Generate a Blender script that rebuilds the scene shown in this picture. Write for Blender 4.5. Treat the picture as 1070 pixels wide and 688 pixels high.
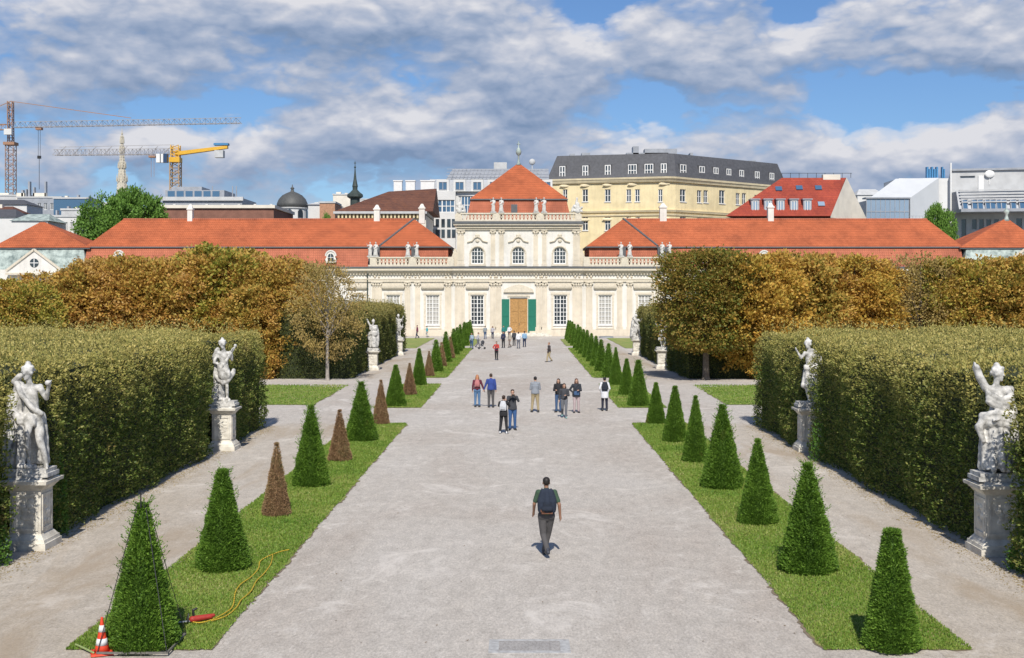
import bpy, math, random
import numpy as np
from mathutils import Vector, Matrix
R = math.radians
for o in list(bpy.data.objects): bpy.data.objects.remove(o)
S = bpy.context.scene
COL = S.collection

# ------------------------------------------------------------------ camera
cam = bpy.data.cameras.new('camera'); camo = bpy.data.objects.new('camera', cam); COL.objects.link(camo)
S.camera = camo
camo.location = (0, 0, 6.0); camo.rotation_euler = (R(90), 0, 0)
cam.sensor_width = 36; cam.lens = 1300/1070*36
cam.shift_x = -9/1070; cam.shift_y = -38/1070          # a level camera with a drop lens
cam.clip_start = .1; cam.clip_end = 6000
S.render.resolution_x = 1024; S.render.resolution_y = 658

# ------------------------------------------------------------------ world and sun
SUN_EL, SUN_ROT = 45, 179
w = bpy.data.worlds.new('World'); S.world = w; w.use_nodes = True
NT = w.node_tree; NT.nodes.clear()
def ramp(nt, pts, inp=None, interp='LINEAR'):
    n = nt.nodes.new('ShaderNodeValToRGB'); e = n.color_ramp.elements; n.color_ramp.interpolation = interp
    while len(e) > 1: e.remove(e[-1])
    e[0].position = pts[0][0]; e[0].color = (*pts[0][1], 1)
    for p, c in pts[1:]:
        k = e.new(p); k.color = (*c, 1)
    if inp is not None: nt.links.new(inp, n.inputs[0])
    return n.outputs[0]
def mth(nt, op, a, b=None, c=None, clamp=False):
    n = nt.nodes.new('ShaderNodeMath'); n.operation = op; n.use_clamp = clamp
    for i, x in enumerate((a, b, c)):
        if x is None: continue
        if isinstance(x, (int, float)): n.inputs[i].default_value = x
        else: nt.links.new(x, n.inputs[i])
    return n.outputs[0]
def noise(nt, vec, scale, detail=4, rough=.5, dist=0):
    n = nt.nodes.new('ShaderNodeTexNoise'); n.inputs['Scale'].default_value = scale
    n.inputs['Detail'].default_value = detail; n.inputs['Roughness'].default_value = rough; n.inputs['Distortion'].default_value = dist
    nt.links.new(vec, n.inputs['Vector']); return n.outputs[0]
def mixc(nt, f, a, b, mode='MIX'):
    n = nt.nodes.new('ShaderNodeMix'); n.data_type = 'RGBA'; n.blend_type = mode
    for k, x in ((0, f), (6, a), (7, b)):
        if isinstance(x, (int, float)): n.inputs[k].default_value = x
        elif isinstance(x, tuple): n.inputs[k].default_value = (*x, 1)
        else: nt.links.new(x, n.inputs[k])
    return n.outputs[2]
def vmath(nt, op, a, b):
    n = nt.nodes.new('ShaderNodeVectorMath'); n.operation = op
    for i, x in enumerate((a, b)):
        if x is None: continue
        if isinstance(x, tuple): n.inputs[i].default_value = x
        else: nt.links.new(x, n.inputs[i])
    return n.outputs['Value'] if op == 'LENGTH' else n.outputs[0]

def cloud_group():
    """cloud density over (azimuth, elevation) in degrees: heaps placed as in the sky of that day, broken up by noise"""
    g = bpy.data.node_groups.new('clouds', 'ShaderNodeTree')
    g.interface.new_socket('P', in_out='INPUT', socket_type='NodeSocketVector')
    g.interface.new_socket('D', in_out='OUTPUT', socket_type='NodeSocketFloat')
    gi = g.nodes.new('NodeGroupInput'); go = g.nodes.new('NodeGroupOutput')
    P = gi.outputs[0]
    P1 = vmath(g, 'MULTIPLY', P, (.17, .36, 1)); P1 = vmath(g, 'ADD', P1, (3.7, 1.9, .3))
    n1 = noise(g, P1, 1.0, 8, .52, .15)
    P2 = vmath(g, 'MULTIPLY', P, (.42, .95, 1))
    n2 = noise(g, P2, 1.0, 7, .56, .2)
    P3 = vmath(g, 'MULTIPLY', P, (.26, .52, 1)); n3 = noise(g, P3, 1.0, 3, .5, .3)
    bil = mth(g, 'ABSOLUTE', mth(g, 'SUBTRACT', n3, .5))
    P4 = vmath(g, 'MULTIPLY', P, (.75, 1.35, 1)); n4 = noise(g, P4, 1.0, 3, .5, .4); bil2 = mth(g, 'ABSOLUTE', mth(g, 'SUBTRACT', n4, .5))
    d = mth(g, 'ADD', mth(g, 'MULTIPLY', mth(g, 'SUBTRACT', n1, .5), .70), mth(g, 'MULTIPLY', mth(g, 'SUBTRACT', n2, .5), .20))
    d = mth(g, 'ADD', d, mth(g, 'MULTIPLY', mth(g, 'SUBTRACT', bil, .09), .75)); d = mth(g, 'ADD', d, mth(g, 'MULTIPLY', mth(g, 'SUBTRACT', bil2, .09), .26))
    blobs = [(300,18,300,34,.34),(150,80,150,40,.22),(395,120,85,34,.22),(520,95,60,40,.25),(560,60,60,45,.2),(700,60,70,45,.24),
             (990,55,130,40,.34),(1050,105,55,45,.2),(60,180,70,26,.22),(720,160,380,30,.20),(300,196,420,26,.05),(860,204,300,24,.22),(380,135,90,26,.14),(540,100,60,26,.10),(180,160,90,20,.08),(850,50,60,30,.12),(940,175,150,16,.2),(480,150,160,24,.12),(40,110,60,20,.05),(280,170,60,18,.1),(160,150,60,14,.1),
             (20,22,50,30,-.20),(300,112,70,9,-.20),(200,124,60,12,-.16),(445,108,24,18,-.12),(832,14,26,24,-.30),(950,112,100,24,-.36),
             (685,102,30,20,-.26),(612,8,34,16,-.2),(120,192,30,14,-.12),(1000,160,60,14,.12),(240,190,60,12,.04),(815,110,30,30,.08)]
    for (u, v, ru, rv, k) in blobs:
        az, el = math.degrees(math.atan((u-544)/1300)), math.degrees(math.atan((306-v)/1300))
        q = vmath(g, 'SUBTRACT', P, (az, el, 0)); q = vmath(g, 'MULTIPLY', q, (22.7/ru, 22.7/rv, 0))
        l = vmath(g, 'LENGTH', q, None)
        e = mth(g, 'POWER', 2.718, mth(g, 'MULTIPLY', mth(g, 'MULTIPLY', l, l), -1.0))
        d = mth(g, 'MULTIPLY_ADD', e, k, d)
    g.links.new(d, go.inputs[0])
    return g
cg = cloud_group()
tc = NT.nodes.new('ShaderNodeTexCoord')
sep = NT.nodes.new('ShaderNodeSeparateXYZ'); NT.links.new(tc.outputs['Generated'], sep.inputs[0])
az = mth(NT, 'MULTIPLY', mth(NT, 'ARCTAN2', sep.outputs[0], sep.outputs[1]), 57.2958)
el = mth(NT, 'MULTIPLY', mth(NT, 'ARCSINE', sep.outputs[2]), 57.2958)
cmb = NT.nodes.new('ShaderNodeCombineXYZ'); NT.links.new(az, cmb.inputs[0]); NT.links.new(el, cmb.inputs[1])
def dens(off):
    n = NT.nodes.new('ShaderNodeGroup'); n.node_tree = cg
    NT.links.new(vmath(NT, 'ADD', cmb.outputs[0], off), n.inputs[0]); return n.outputs[0]
d0, d1, d2 = dens((0, 0, 0)), dens((.05, .45, 0)), dens((.1, 1.3, 0))
cover = mth(NT, 'MULTIPLY', mth(NT, 'ADD', d0, .035), 5.0, clamp=True)
cover = ramp(NT, [(0, (0, 0, 0)), (.5, (.62,)*3), (1, (1, 1, 1))], cover, 'EASE')
lit = mth(NT, 'ADD', mth(NT, 'MULTIPLY', mth(NT, 'SUBTRACT', d0, d1), 1.25), mth(NT, 'MULTIPLY', mth(NT, 'SUBTRACT', d0, d2), 1.35))
lit = mth(NT, 'ADD', lit, .49)
lit = mth(NT, 'SUBTRACT', lit, mth(NT, 'MULTIPLY', d0, .22), clamp=True)
ccol = ramp(NT, [(0, (.20, .285, .44)), (.25, (.275, .355, .51)), (.5, (.38, .445, .58)), (.74, (.52, .555, .65)), (1, (.70, .705, .75))], lit)
sky = NT.nodes.new('ShaderNodeTexSky'); sky.sky_type = 'NISHITA'; sky.sun_disc = False
sky.sun_elevation = R(SUN_EL); sky.sun_rotation = R(SUN_ROT); sky.altitude = 0; sky.air_density = 1.0; sky.dust_density = .3; sky.ozone_density = 3
SKYS = .10
skyc = mixc(NT, 1.0, sky.outputs[0], (.62, .78, 1.0), 'MULTIPLY')
cl10 = mixc(NT, 1.0, ccol, (1/SKYS,)*3, 'MULTIPLY')
up = mth(NT, 'MULTIPLY', el, .08, clamp=True)
fin = mixc(NT, cover, skyc, cl10)
bg = NT.nodes.new('ShaderNodeBackground'); bg.inputs[1].default_value = SKYS
NT.links.new(fin, bg.inputs[0])
wo = NT.nodes.new('ShaderNodeOutputWorld'); NT.links.new(bg.outputs[0], wo.inputs[0])

sl = bpy.data.lights.new('sun', 'SUN'); sl.energy = 4.6; sl.angle = R(.5); sl.color = (1, .95, .87)
slo = bpy.data.objects.new('sun', sl); COL.objects.link(slo)
a = R(SUN_ROT); dsun = Vector((math.sin(a)*math.cos(R(SUN_EL)), math.cos(a)*math.cos(R(SUN_EL)), math.sin(R(SUN_EL))))
slo.rotation_euler = dsun.to_track_quat('Z', 'Y').to_euler(); slo.location = dsun*100
S.view_settings.view_transform = 'Standard'; S.view_settings.look = 'None'
S.view_settings.exposure = 0.06; S.view_settings.gamma = 1.0; S.view_settings.use_curve_mapping = False
S.render.engine = 'CYCLES'

# ------------------------------------------------------------------ helpers
def Wp(u, v, Y): return ((u-544)*Y/1300, 6-(v-306)*Y/1300)      # where a photo pixel lies at distance Y
def G(u, v): k = 6/(v-306); return ((u-544)*k, 1300*k)           # where a photo pixel meets the ground

def tag(o, label=None, cat=None, group=None, kind=None):
    if label: o['label'] = label
    if cat: o['category'] = cat
    if group: o['group'] = group
    if kind: o['kind'] = kind
    return o
def thing(name, label, cat, loc=(0, 0, 0), rz=0, group=None):
    o = bpy.data.objects.new(name, None); COL.objects.link(o)
    o.location = loc; o.rotation_euler = (0, 0, rz); o.empty_display_size = .3
    return tag(o, label, cat, group)
def wm(o):
    m = Matrix.LocRotScale(Vector(o.location), o.rotation_euler.to_quaternion(), Vector(o.scale))
    return wm(o.parent) @ m if o.parent else m
def link(name, me, mat=None, parent=None, smooth=False):
    if mat is not None:
        for m in (mat if isinstance(mat, (list, tuple)) else [mat]): me.materials.append(m)
    if smooth: me.polygons.foreach_set('use_smooth', [True]*len(me.polygons))
    o = bpy.data.objects.new(name, me); COL.objects.link(o)
    if parent is not None: o.parent = parent
    return o
def copy_tree(o, parent=None):
    c = o.copy(); COL.objects.link(c)
    if parent is not None: c.parent = parent
    for ch in [x for x in bpy.data.objects if x.parent == o]: copy_tree(ch, c)
    return c

class MB:
    def __init__(s, T=None): s.v = []; s.f = []; s.m = []; s.T = T; s.k = 0
    def add(s, vs, fs):
        n = len(s.v)
        if s.T is not None: vs = [s.T @ Vector(p) for p in vs]
        s.v += [tuple(p) for p in vs]; s.f += [tuple(i+n for i in f) for f in fs]; s.m += [s.k]*len(fs); return s
    def box(s, x0, x1, y0, y1, z0, z1):
        return s.hexa([(x0,y0),(x1,y0),(x1,y1),(x0,y1)], z0, [(x0,y0),(x1,y0),(x1,y1),(x0,y1)], z1)
    def hexa(s, a, z0, b, z1):
        n = len(a)
        z0 = z0 if isinstance(z0, (list, tuple)) else [z0]*n; z1 = z1 if isinstance(z1, (list, tuple)) else [z1]*n
        vs = [(p[0], p[1], z) for p, z in zip(a, z0)]+[(p[0], p[1], z) for p, z in zip(b, z1)]
        fs = [tuple(range(n-1, -1, -1)), tuple(range(n, 2*n))]+[(i, (i+1) % n, n+(i+1) % n, n+i) for i in range(n)]
        return s.add(vs, fs)
    def quad(s, *p): return s.add(p, [tuple(range(len(p)))])
    def prism_xz(s, poly, y0, y1):     # poly in x,z counter-clockwise seen from the front (-y)
        n = len(poly)
        return s.add([(x, y0, z) for x, z in poly]+[(x, y1, z) for x, z in poly],
                     [tuple(range(n)), tuple(range(2*n-1, n-1, -1))]+[(i, n+i, n+(i+1) % n, (i+1) % n) for i in range(n)])
    def tube(s, a, b, r0, r1=None, n=6):
        r1 = r0 if r1 is None else r1
        a, b = Vector(a), Vector(b); d = b-a
        if d.length < 1e-6: return s
        d.normalize(); q = d.to_track_quat('Z', 'Y'); X = q @ Vector((1, 0, 0)); Y = q @ Vector((0, 1, 0))
        vs = []
        for c, r in ((a, r0), (b, r1)):
            for i in range(n):
                t = 2*math.pi*(i+.5)/n; vs.append(c+X*(r*math.cos(t))+Y*(r*math.sin(t)))
        return s.add(vs, [(i, (i+1) % n, n+(i+1) % n, n+i) for i in range(n)]+[tuple(range(n-1, -1, -1)), tuple(range(n, 2*n))])
    def lathe(s, prof, cx=0, cy=0, n=16, sx=1, sy=1, ph=0):
        vs = []; fs = []
        for r, z in prof:
            for i in range(n):
                t = 2*math.pi*i/n+ph; vs.append((cx+sx*r*math.cos(t), cy+sy*r*math.sin(t), z))
        m = len(prof)
        for j in range(m-1):
            for i in range(n): fs.append((j*n+i, j*n+(i+1) % n, (j+1)*n+(i+1) % n, (j+1)*n+i))
        fs.append(tuple(range(n-1, -1, -1))); fs.append(tuple(range((m-1)*n, m*n)))
        return s.add(vs, fs)
    def ell(s, c, r, n=10, m=7, rot=None):
        vs = []; fs = []; c = Vector(c)
        for j in range(m+1):
            p = math.pi*j/m
            for i in range(n):
                t = 2*math.pi*i/n
                q = Vector((r[0]*math.sin(p)*math.cos(t), r[1]*math.sin(p)*math.sin(t), -r[2]*math.cos(p)))
                if rot is not None: q = rot @ q
                vs.append(c+q)
        for j in range(m):
            for i in range(n):
                fs.append((j*n+i, j*n+(i+1) % n, (j+1)*n+(i+1) % n, (j+1)*n+i))
        return s.add(vs, fs)
    def cap(s, a, b, ra, rb=None, fl=1.0, n=10, fv=None):   # tapered capsule, flattened by fl along the y axis
        rb = ra if rb is None else rb
        a, b = Vector(a), Vector(b); d = b-a; L = max(d.length, 1e-5); q = d.to_track_quat('Z', 'Y') if d.length > 1e-5 else Matrix.Identity(3).to_quaternion()
        prof = [(ra*math.cos(t), -ra*math.sin(t)) for t in (1.5, 1.0, .5)]+[(ra, 0), (rb, L)]+[(rb*math.cos(t), L+rb*math.sin(t)) for t in (.5, 1.0, 1.5)]
        vs = []; fs = []
        for r, z in prof:
            for i in range(n):
                t = 2*math.pi*i/n; o = q @ Vector((r*math.cos(t), r*math.sin(t), z)); base = q @ Vector((0, 0, z))
                e = o-base; e.y *= fl
                vs.append(a+base+e)
        m = len(prof)
        for j in range(m-1):
            for i in range(n): fs.append((j*n+i, j*n+(i+1) % n, (j+1)*n+(i+1) % n, (j+1)*n+i))
        fs.append(tuple(range(n-1, -1, -1))); fs.append(tuple(range((m-1)*n, m*n)))
        return s.add(vs, fs)
    def chain(s, pts, rs, fl=1.0, n=10):
        for i in range(len(pts)-1): s.cap(pts[i], pts[i+1], rs[i], rs[i+1], fl, n)
        return s
    def mesh(s, name, parent=None):
        me = bpy.data.meshes.new(name); v = s.v
        if parent is not None:
            inv = wm(parent).inverted(); v = [tuple(inv @ Vector(p)) for p in v]
        me.from_pydata(v, [], s.f); me.polygons.foreach_set('material_index', s.m); me.update(); return me
    def build(s, name, mat, parent=None, smooth=False, world=True):
        return link(name, s.mesh(name, parent if world else None), mat, parent, smooth)
    def remesh(s, name, vox, smooth_it=3, disp=None):
        """fuse all the closed shapes into one continuous skin"""
        me = s.mesh(name); o = bpy.data.objects.new('tmp', me); COL.objects.link(o)
        m = o.modifiers.new('r', 'REMESH'); m.mode = 'VOXEL'; m.voxel_size = vox; m.adaptivity = 0
        if smooth_it:
            q = o.modifiers.new('s', 'SMOOTH'); q.iterations = smooth_it; q.factor = .5
        bpy.context.view_layer.update()
        dg = bpy.context.evaluated_depsgraph_get()
        out = bpy.data.meshes.new_from_object(o.evaluated_get(dg)); out.name = name
        bpy.data.objects.remove(o); bpy.data.meshes.remove(me)
        out.polygons.foreach_set('use_smooth', [True]*len(out.polygons)); out.materials.clear()
        return out

def origin_box(o): return o
def np_mesh(name, V, Q):
    me = bpy.data.meshes.new(name); V = np.ascontiguousarray(V, dtype=np.float32); Q = np.ascontiguousarray(Q, dtype=np.int32)
    me.vertices.add(len(V)); me.vertices.foreach_set('co', V.ravel())
    k = Q.shape[1]; me.loops.add(Q.size); me.loops.foreach_set('vertex_index', Q.ravel())
    me.polygons.add(len(Q)); me.polygons.foreach_set('loop_start', np.arange(0, Q.size, k, dtype=np.int32))
    me.polygons.foreach_set('loop_total', np.full(len(Q), k, dtype=np.int32)) if False else None
    me.update(calc_edges=True); me.validate(); return me
def unit(a): return a/np.maximum(np.linalg.norm(a, axis=1, keepdims=True), 1e-9)
def leaves(P, N, L, Wd, rng, spread=.8, fold=0.0):
    """diamond leaves at points P growing roughly along N"""
    n = len(P); d = unit(N+rng.normal(0, spread, (n, 3))); s = unit(np.cross(d, rng.normal(0, 1, (n, 3))))
    L = (np.full(n, L) if np.isscalar(L) else L)*rng.uniform(.6, 1.35, n); Wd = (np.full(n, Wd) if np.isscalar(Wd) else Wd)*rng.uniform(.7, 1.3, n)
    L = L[:, None]; Wd = Wd[:, None]
    V = np.stack([P, P+d*L*.45+s*Wd*.5, P+d*L, P+d*L*.45-s*Wd*.5], 1).reshape(-1, 3)
    Q = np.arange(4*n).reshape(-1, 4)
    return V, Q
def cat_vq(*vq):
    Vs = []; Qs = []; n = 0
    for V, Q in vq:
        Vs.append(V); Qs.append(Q+n); n += len(V)
    return np.concatenate(Vs), np.concatenate(Qs)

# ------------------------------------------------------------------ materials
def mat(name, col, rough=.8, var=.12, scale=3.0, bump=0.0, bscale=20.0, metal=0.0, col2=None, spec=.5, streak=0):
    m = bpy.data.materials.new(name); m.use_nodes = True; nt = m.node_tree; b = nt.nodes['Principled BSDF']
    b.inputs['Roughness'].default_value = rough; b.inputs['Metallic'].default_value = metal; b.inputs['Specular IOR Level'].default_value = spec
    tc = nt.nodes.new('ShaderNodeTexCoord'); v = tc.outputs['Object']
    if var > 0 or col2:
        n = noise(nt, v, scale, 6, .6)
        c2 = col2 if col2 else tuple(c*(1-var*2) for c in col); c1 = tuple(min(1, c*(1+var*.6)) for c in col)
        cc = ramp(nt, [(.32, c2), (.62, c1)], n)
        if streak:      # rain stains running down
            s1 = noise(nt, vmath(nt, 'MULTIPLY', v, (1.6, 1.6, .12)), 1, 6, .7); s2 = noise(nt, v, .22, 5, .6)
            cc = mixc(nt, 1.0, cc, ramp(nt, [(.34, (1-streak,)*3), (.55, (1, 1, 1))], s1), 'MULTIPLY'); cc = mixc(nt, 1.0, cc, ramp(nt, [(.36, (1-streak*.8, 1-streak*.85, 1-streak)), (.56, (1, 1, 1))], s2), 'MULTIPLY')
        nt.links.new(cc, b.inputs['Base Color'])
    else: b.inputs['Base Color'].default_value = (*col, 1)
    if bump:
        bn = nt.nodes.new('ShaderNodeBump'); bn.inputs['Strength'].default_value = bump; bn.inputs['Distance'].default_value = .05
        nt.links.new(noise(nt, v, bscale, 5, .65), bn.inputs['Height']); nt.links.new(bn.outputs[0], b.inputs['Normal'])
    return m
def leafmat(name, cols, scale=.5, trans=.3, rough=.55, zmix=None, big=.5, patch=None):
    """cols: ramp of leaf colours; each leaf picks one, patches drift with a broad noise"""
    m = bpy.data.materials.new(name); m.use_nodes = True; nt = m.node_tree; b = nt.nodes['Principled BSDF']
    g = nt.nodes.new('ShaderNodeNewGeometry'); oi = nt.nodes.new('ShaderNodeObjectInfo')
    v = vmath(nt, 'ADD', g.outputs['Position'], (0, 0, 0))
    n = noise(nt, v, scale, 4, .6)
    f = mth(nt, 'ADD', mth(nt, 'MULTIPLY', g.outputs['Random Per Island'], 1-big), mth(nt, 'MULTIPLY', mth(nt, 'SUBTRACT', mth(nt, 'MULTIPLY', n, 2.2), .6), big))
    k = len(cols); c = ramp(nt, [(i/(k-1)*.8+.1, x) for i, x in enumerate(cols)], f)
    if zmix:        # dried or young tips above a height
        z0, z1, tip = zmix
        sp = nt.nodes.new('ShaderNodeSeparateXYZ'); nt.links.new(g.outputs['Position'], sp.inputs[0])
        zz = mth(nt, 'ADD', sp.outputs[2], mth(nt, 'MULTIPLY', mth(nt, 'SUBTRACT', noise(nt, v, .9, 4, .6), .5), 2.2))
        zf = mth(nt, 'DIVIDE', mth(nt, 'SUBTRACT', zz, z0), z1-z0, clamp=True)
        zf = mth(nt, 'MULTIPLY', zf, mth(nt, 'ADD', mth(nt, 'MULTIPLY', g.outputs['Random Per Island'], .7), .35), clamp=True)
        c = mixc(nt, zf, c, tip)
    if patch:       # thin, browned patches
        pn = noise(nt, vmath(nt, 'MULTIPLY', v, (1, 1, .8)), 1.15, 4, .6)
        pf = mth(nt, 'MULTIPLY', ramp(nt, [(patch[1], (0, 0, 0)), (patch[2], (.9,)*3)], pn), mth(nt, 'ADD', mth(nt, 'MULTIPLY', g.outputs['Random Per Island'], .9), .2), clamp=True)
        c = mixc(nt, pf, c, patch[0])
    nt.links.new(c, b.inputs['Base Color']); b.inputs['Roughness'].default_value = rough; b.inputs['Specular IOR Level'].default_value = .3
    if trans:
        t = nt.nodes.new('ShaderNodeBsdfTranslucent'); nt.links.new(c, t.inputs[0])
        mx = nt.nodes.new('ShaderNodeMixShader'); mx.inputs[0].default_value = trans
        nt.links.new(b.outputs[0], mx.inputs[1]); nt.links.new(t.outputs[0], mx.inputs[2])
        nt.links.new(mx.outputs[0], nt.nodes['Material Output'].inputs[0])
    return m
def gravelmat(name, c1, c2, c3, soil=None):
    m = bpy.data.materials.new(name); m.use_nodes = True; nt = m.node_tree; b = nt.nodes['Principled BSDF']
    tc = nt.nodes.new('ShaderNodeTexCoord'); v = tc.outputs['Object']
    vs = vmath(nt, 'MULTIPLY', v, (1, .45, 1))
    a = noise(nt, vmath(nt, 'MULTIPLY', v, (.16, .07, 1)), 1, 6, .6, .6); sc = noise(nt, vmath(nt, 'MULTIPLY', v, (1.3, .55, 1)), 2.6, 8, .8, .3); f = noise(nt, vmath(nt, 'MULTIPLY', v, (1, .4, 1)), 22, 4, .8)
    base = ramp(nt, [(.34, c1), (.5, c2), (.68, c3)], a)
    x = mixc(nt, 1.0, base, ramp(nt, [(.30, (.80, .795, .79)), (.5, (.99, .99, .99)), (.68, (1.16, 1.155, 1.15))], sc), 'MULTIPLY')
    x = mixc(nt, 1.0, x, ramp(nt, [(.3, (.70, .69, .68)), (.5, (.98, .98, .98)), (.72, (1.25, 1.25, 1.25))], f), 'MULTIPLY')
    # scuffs where feet have turned up paler sand
    st = noise(nt, vmath(nt, 'MULTIPLY', v, (.5, .35, 1)), 1.0, 9, .75, .8)
    x = mixc(nt, ramp(nt, [(.54, (0, 0, 0)), (.66, (.75,)*3)], st), x, tuple(min(1, q*1.28) for q in c3))
    # fine pale drag marks and a few damp patches
    dm = noise(nt, vmath(nt, 'MULTIPLY', v, (2.2, 1.1, 1)), 1.0, 10, .85, 1.6)
    x = mixc(nt, ramp(nt, [(.57, (0, 0, 0)), (.62, (.6,)*3)], dm), x, tuple(min(1, q*1.32) for q in c3)); x = mixc(nt, ramp(nt, [(.34, (.35,)*3), (.42, (0, 0, 0))], dm), x, tuple(q*.72 for q in c1))
    if soil: x = mixc(nt, ramp(nt, [(.5, (0, 0, 0)), (.66, (.7,)*3)], noise(nt, vmath(nt, 'MULTIPLY', v, (.5, .12, 1)), 1.0, 6, .6, .8)), x, soil)
    nt.links.new(x, b.inputs['Base Color']); b.inputs['Roughness'].default_value = .95; b.inputs['Specular IOR Level'].default_value = .15
    bn = nt.nodes.new('ShaderNodeBump'); bn.inputs['Strength'].default_value = .6; bn.inputs['Distance'].default_value = .03
    nt.links.new(mth(nt, 'ADD', f, mth(nt, 'MULTIPLY', sc, 1.5)), bn.inputs['Height']); nt.links.new(bn.outputs[0], b.inputs['Normal'])
    return m
def tilemat(name, c1, c2, row=.35):
    m = bpy.data.materials.new(name); m.use_nodes = True; nt = m.node_tree; b = nt.nodes['Principled BSDF']
    tc = nt.nodes.new('ShaderNodeTexCoord'); v = tc.outputs['Object']
    sp = nt.nodes.new('ShaderNodeSeparateXYZ'); nt.links.new(v, sp.inputs[0])
    br = nt.nodes.new('ShaderNodeTexBrick')
    cm = nt.nodes.new('ShaderNodeCombineXYZ'); nt.links.new(mth(nt, 'ADD', sp.outputs[0], sp.outputs[1]), cm.inputs[0]); nt.links.new(sp.outputs[2], cm.inputs[1])
    nt.links.new(cm.outputs[0], br.inputs['Vector']); br.inputs['Scale'].default_value = 1
    br.inputs['Brick Width'].default_value = .3; br.inputs['Row Height'].default_value = row; br.inputs['Mortar Size'].default_value = .028
    br.inputs['Color1'].default_value = (*c1, 1); br.inputs['Color2'].default_value = (*c2, 1); br.inputs['Mortar'].default_value = (*[q*.66 for q in c2], 1)
    n = noise(nt, v, .35, 6, .65); n2 = noise(nt, vmath(nt, 'MULTIPLY', v, (2.5, 2.5, .35)), 1, 5, .7)
    x = mixc(nt, 1.0, br.outputs[0], ramp(nt, [(.32, (.72, .73, .76)), (.5, (.95, .95, .95)), (.7, (1.12, 1.12, 1.10))], n), 'MULTIPLY')
    x = mixc(nt, 1.0, x, ramp(nt, [(.3, (.84, .82, .80)), (.6, (1.04, 1.04, 1.04))], n2), 'MULTIPLY')
    nt.links.new(x, b.inputs['Base Color']); b.inputs['Roughness'].default_value = .8; b.inputs['Specular IOR Level'].default_value = .25
    return m
def glassmat(name, col=(.03, .04, .05), rough=.08):
    m = bpy.data.materials.new(name); m.use_nodes = True; b = m.node_tree.nodes['Principled BSDF']
    b.inputs['Base Color'].default_value = (*col, 1); b.inputs['Roughness'].default_value = rough; b.inputs['Specular IOR Level'].default_value = .9
    return m
M = {}
M['gravel'] = gravelmat('gravel', (.45, .395, .34), (.50, .455, .40), (.53, .49, .44))
M['side_gravel'] = gravelmat('side_gravel', (.45, .39, .315), (.49, .435, .37), (.52, .475, .42), soil=(.38, .30, .215))
M['turf'] = mat('turf', (.16, .24, .04), .9, scale=.9, col2=(.34, .31, .10), bump=.6, bscale=60)
M['blade'] = leafmat('blade', [(.10, .20, .025), (.17, .28, .04), (.25, .33, .06), (.40, .38, .14)], .45, .25, big=.55)
M['soil'] = mat('soil', (.22, .17, .11), .95, scale=8)
M['city'] = mat('city_ground', (.22, .21, .19), .9, scale=.05)
M['wall'] = mat('stucco_white', (.75, .72, .66), .85, var=.04, scale=1.3, streak=.14)
M['cream'] = mat('stucco_cream', (.68, .60, .475), .85, var=.05, scale=1.5, streak=.14)
M['trim'] = mat('trim_cream', (.64, .57, .45), .8, var=.08, scale=4)
M['lead'] = mat('lead', (.11, .115, .12), .5, var=.1, scale=3)
M['roof'] = tilemat('clay_tile', (.50, .138, .058), (.455, .122, .05))
M['roof_low'] = tilemat('clay_tile_low', (.48, .155, .088), (.45, .145, .08))
M['roof_red'] = tilemat('tile_red', (.40, .075, .04), (.33, .06, .04))
M['roof_brown'] = tilemat('tile_brown', (.20, .085, .05), (.15, .07, .05))
M['copper'] = mat('copper_green', (.40, .46, .42), .7, scale=1.2, col2=(.12, .16, .15))
M['copper_dark'] = mat('copper_dark', (.045, .06, .052), .6, var=.15, scale=2)
M['dome'] = mat('dome_metal', (.085, .085, .08), .6, var=.1, scale=2)
M['marble'] = mat('marble', (.62, .60, .56), .75, scale=9, col2=(.24, .235, .22), bump=.25, bscale=18)
M['marble2'] = mat('pedestal_stone', (.70, .66, .57), .85, scale=3, col2=(.47, .43, .36), bump=.3, bscale=25)
M['stone_small'] = mat('roof_statue_stone', (.60, .58, .54), .8, var=.15, scale=4)
M['glass'] = glassmat('glass'); M['glass_blue'] = glassmat('glass_blue', (.06, .13, .22), .1)
M['glass_pale'] = glassmat('glass_pale', (.42, .40, .36), .3)
M['white'] = mat('white_paint', (.76, .75, .72), .6, var=.04)
M['door'] = mat('oak_door', (.42, .23, .075), .6, var=.15, scale=6)
M['green'] = mat('green_shutter', (.008, .15, .095), .5, var=.06)
M['black'] = mat('black_metal', (.02, .02, .02), .5, var=0)
M['bark'] = mat('bark', (.16, .13, .10), .95, var=.2, scale=6, bump=.5, bscale=14)
M['bark_pale'] = mat('bark_pale', (.34, .30, .26), .95, var=.2, scale=6, bump=.4, bscale=14)
M['yew'] = leafmat('yew', [(.045, .095, .011), (.085, .175, .018), (.145, .27, .03), (.24, .39, .055)], 1.4, .2, .6, big=.35, patch=((.26, .20, .06), .64, .74))
M['yew_brown'] = leafmat('yew_brown', [(.20, .12, .065), (.31, .19, .10), (.36, .23, .12), (.22, .22, .08)], 1.6, .1, .8, big=.5)
M['yew_olive'] = leafmat('yew_olive', [(.06, .08, .02), (.10, .13, .03), (.13, .15, .04)], 1.6, .1, .8, big=.5)
M['hedge'] = leafmat('hedge', [(.05, .085, .016), (.095, .15, .026), (.16, .215, .042), (.26, .29, .07), (.34, .30, .10)], .55, .32, .5, zmix=(2.5, 4.6, (.62, .50, .16)), patch=((.30, .20, .08), .62, .72), big=.35)
M['hedge_far'] = leafmat('hedge_far', [(.045, .075, .018), (.09, .12, .028), (.15, .17, .04), (.22, .20, .06)], .5, .32, .5, zmix=(3.0, 5.2, (.46, .37, .12)), patch=((.28, .20, .08), .60, .72), big=.35)
M['bush'] = leafmat('bush', [(.07, .16, .02), (.12, .25, .04), (.19, .33, .06)], .8, .3, .45)
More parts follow.
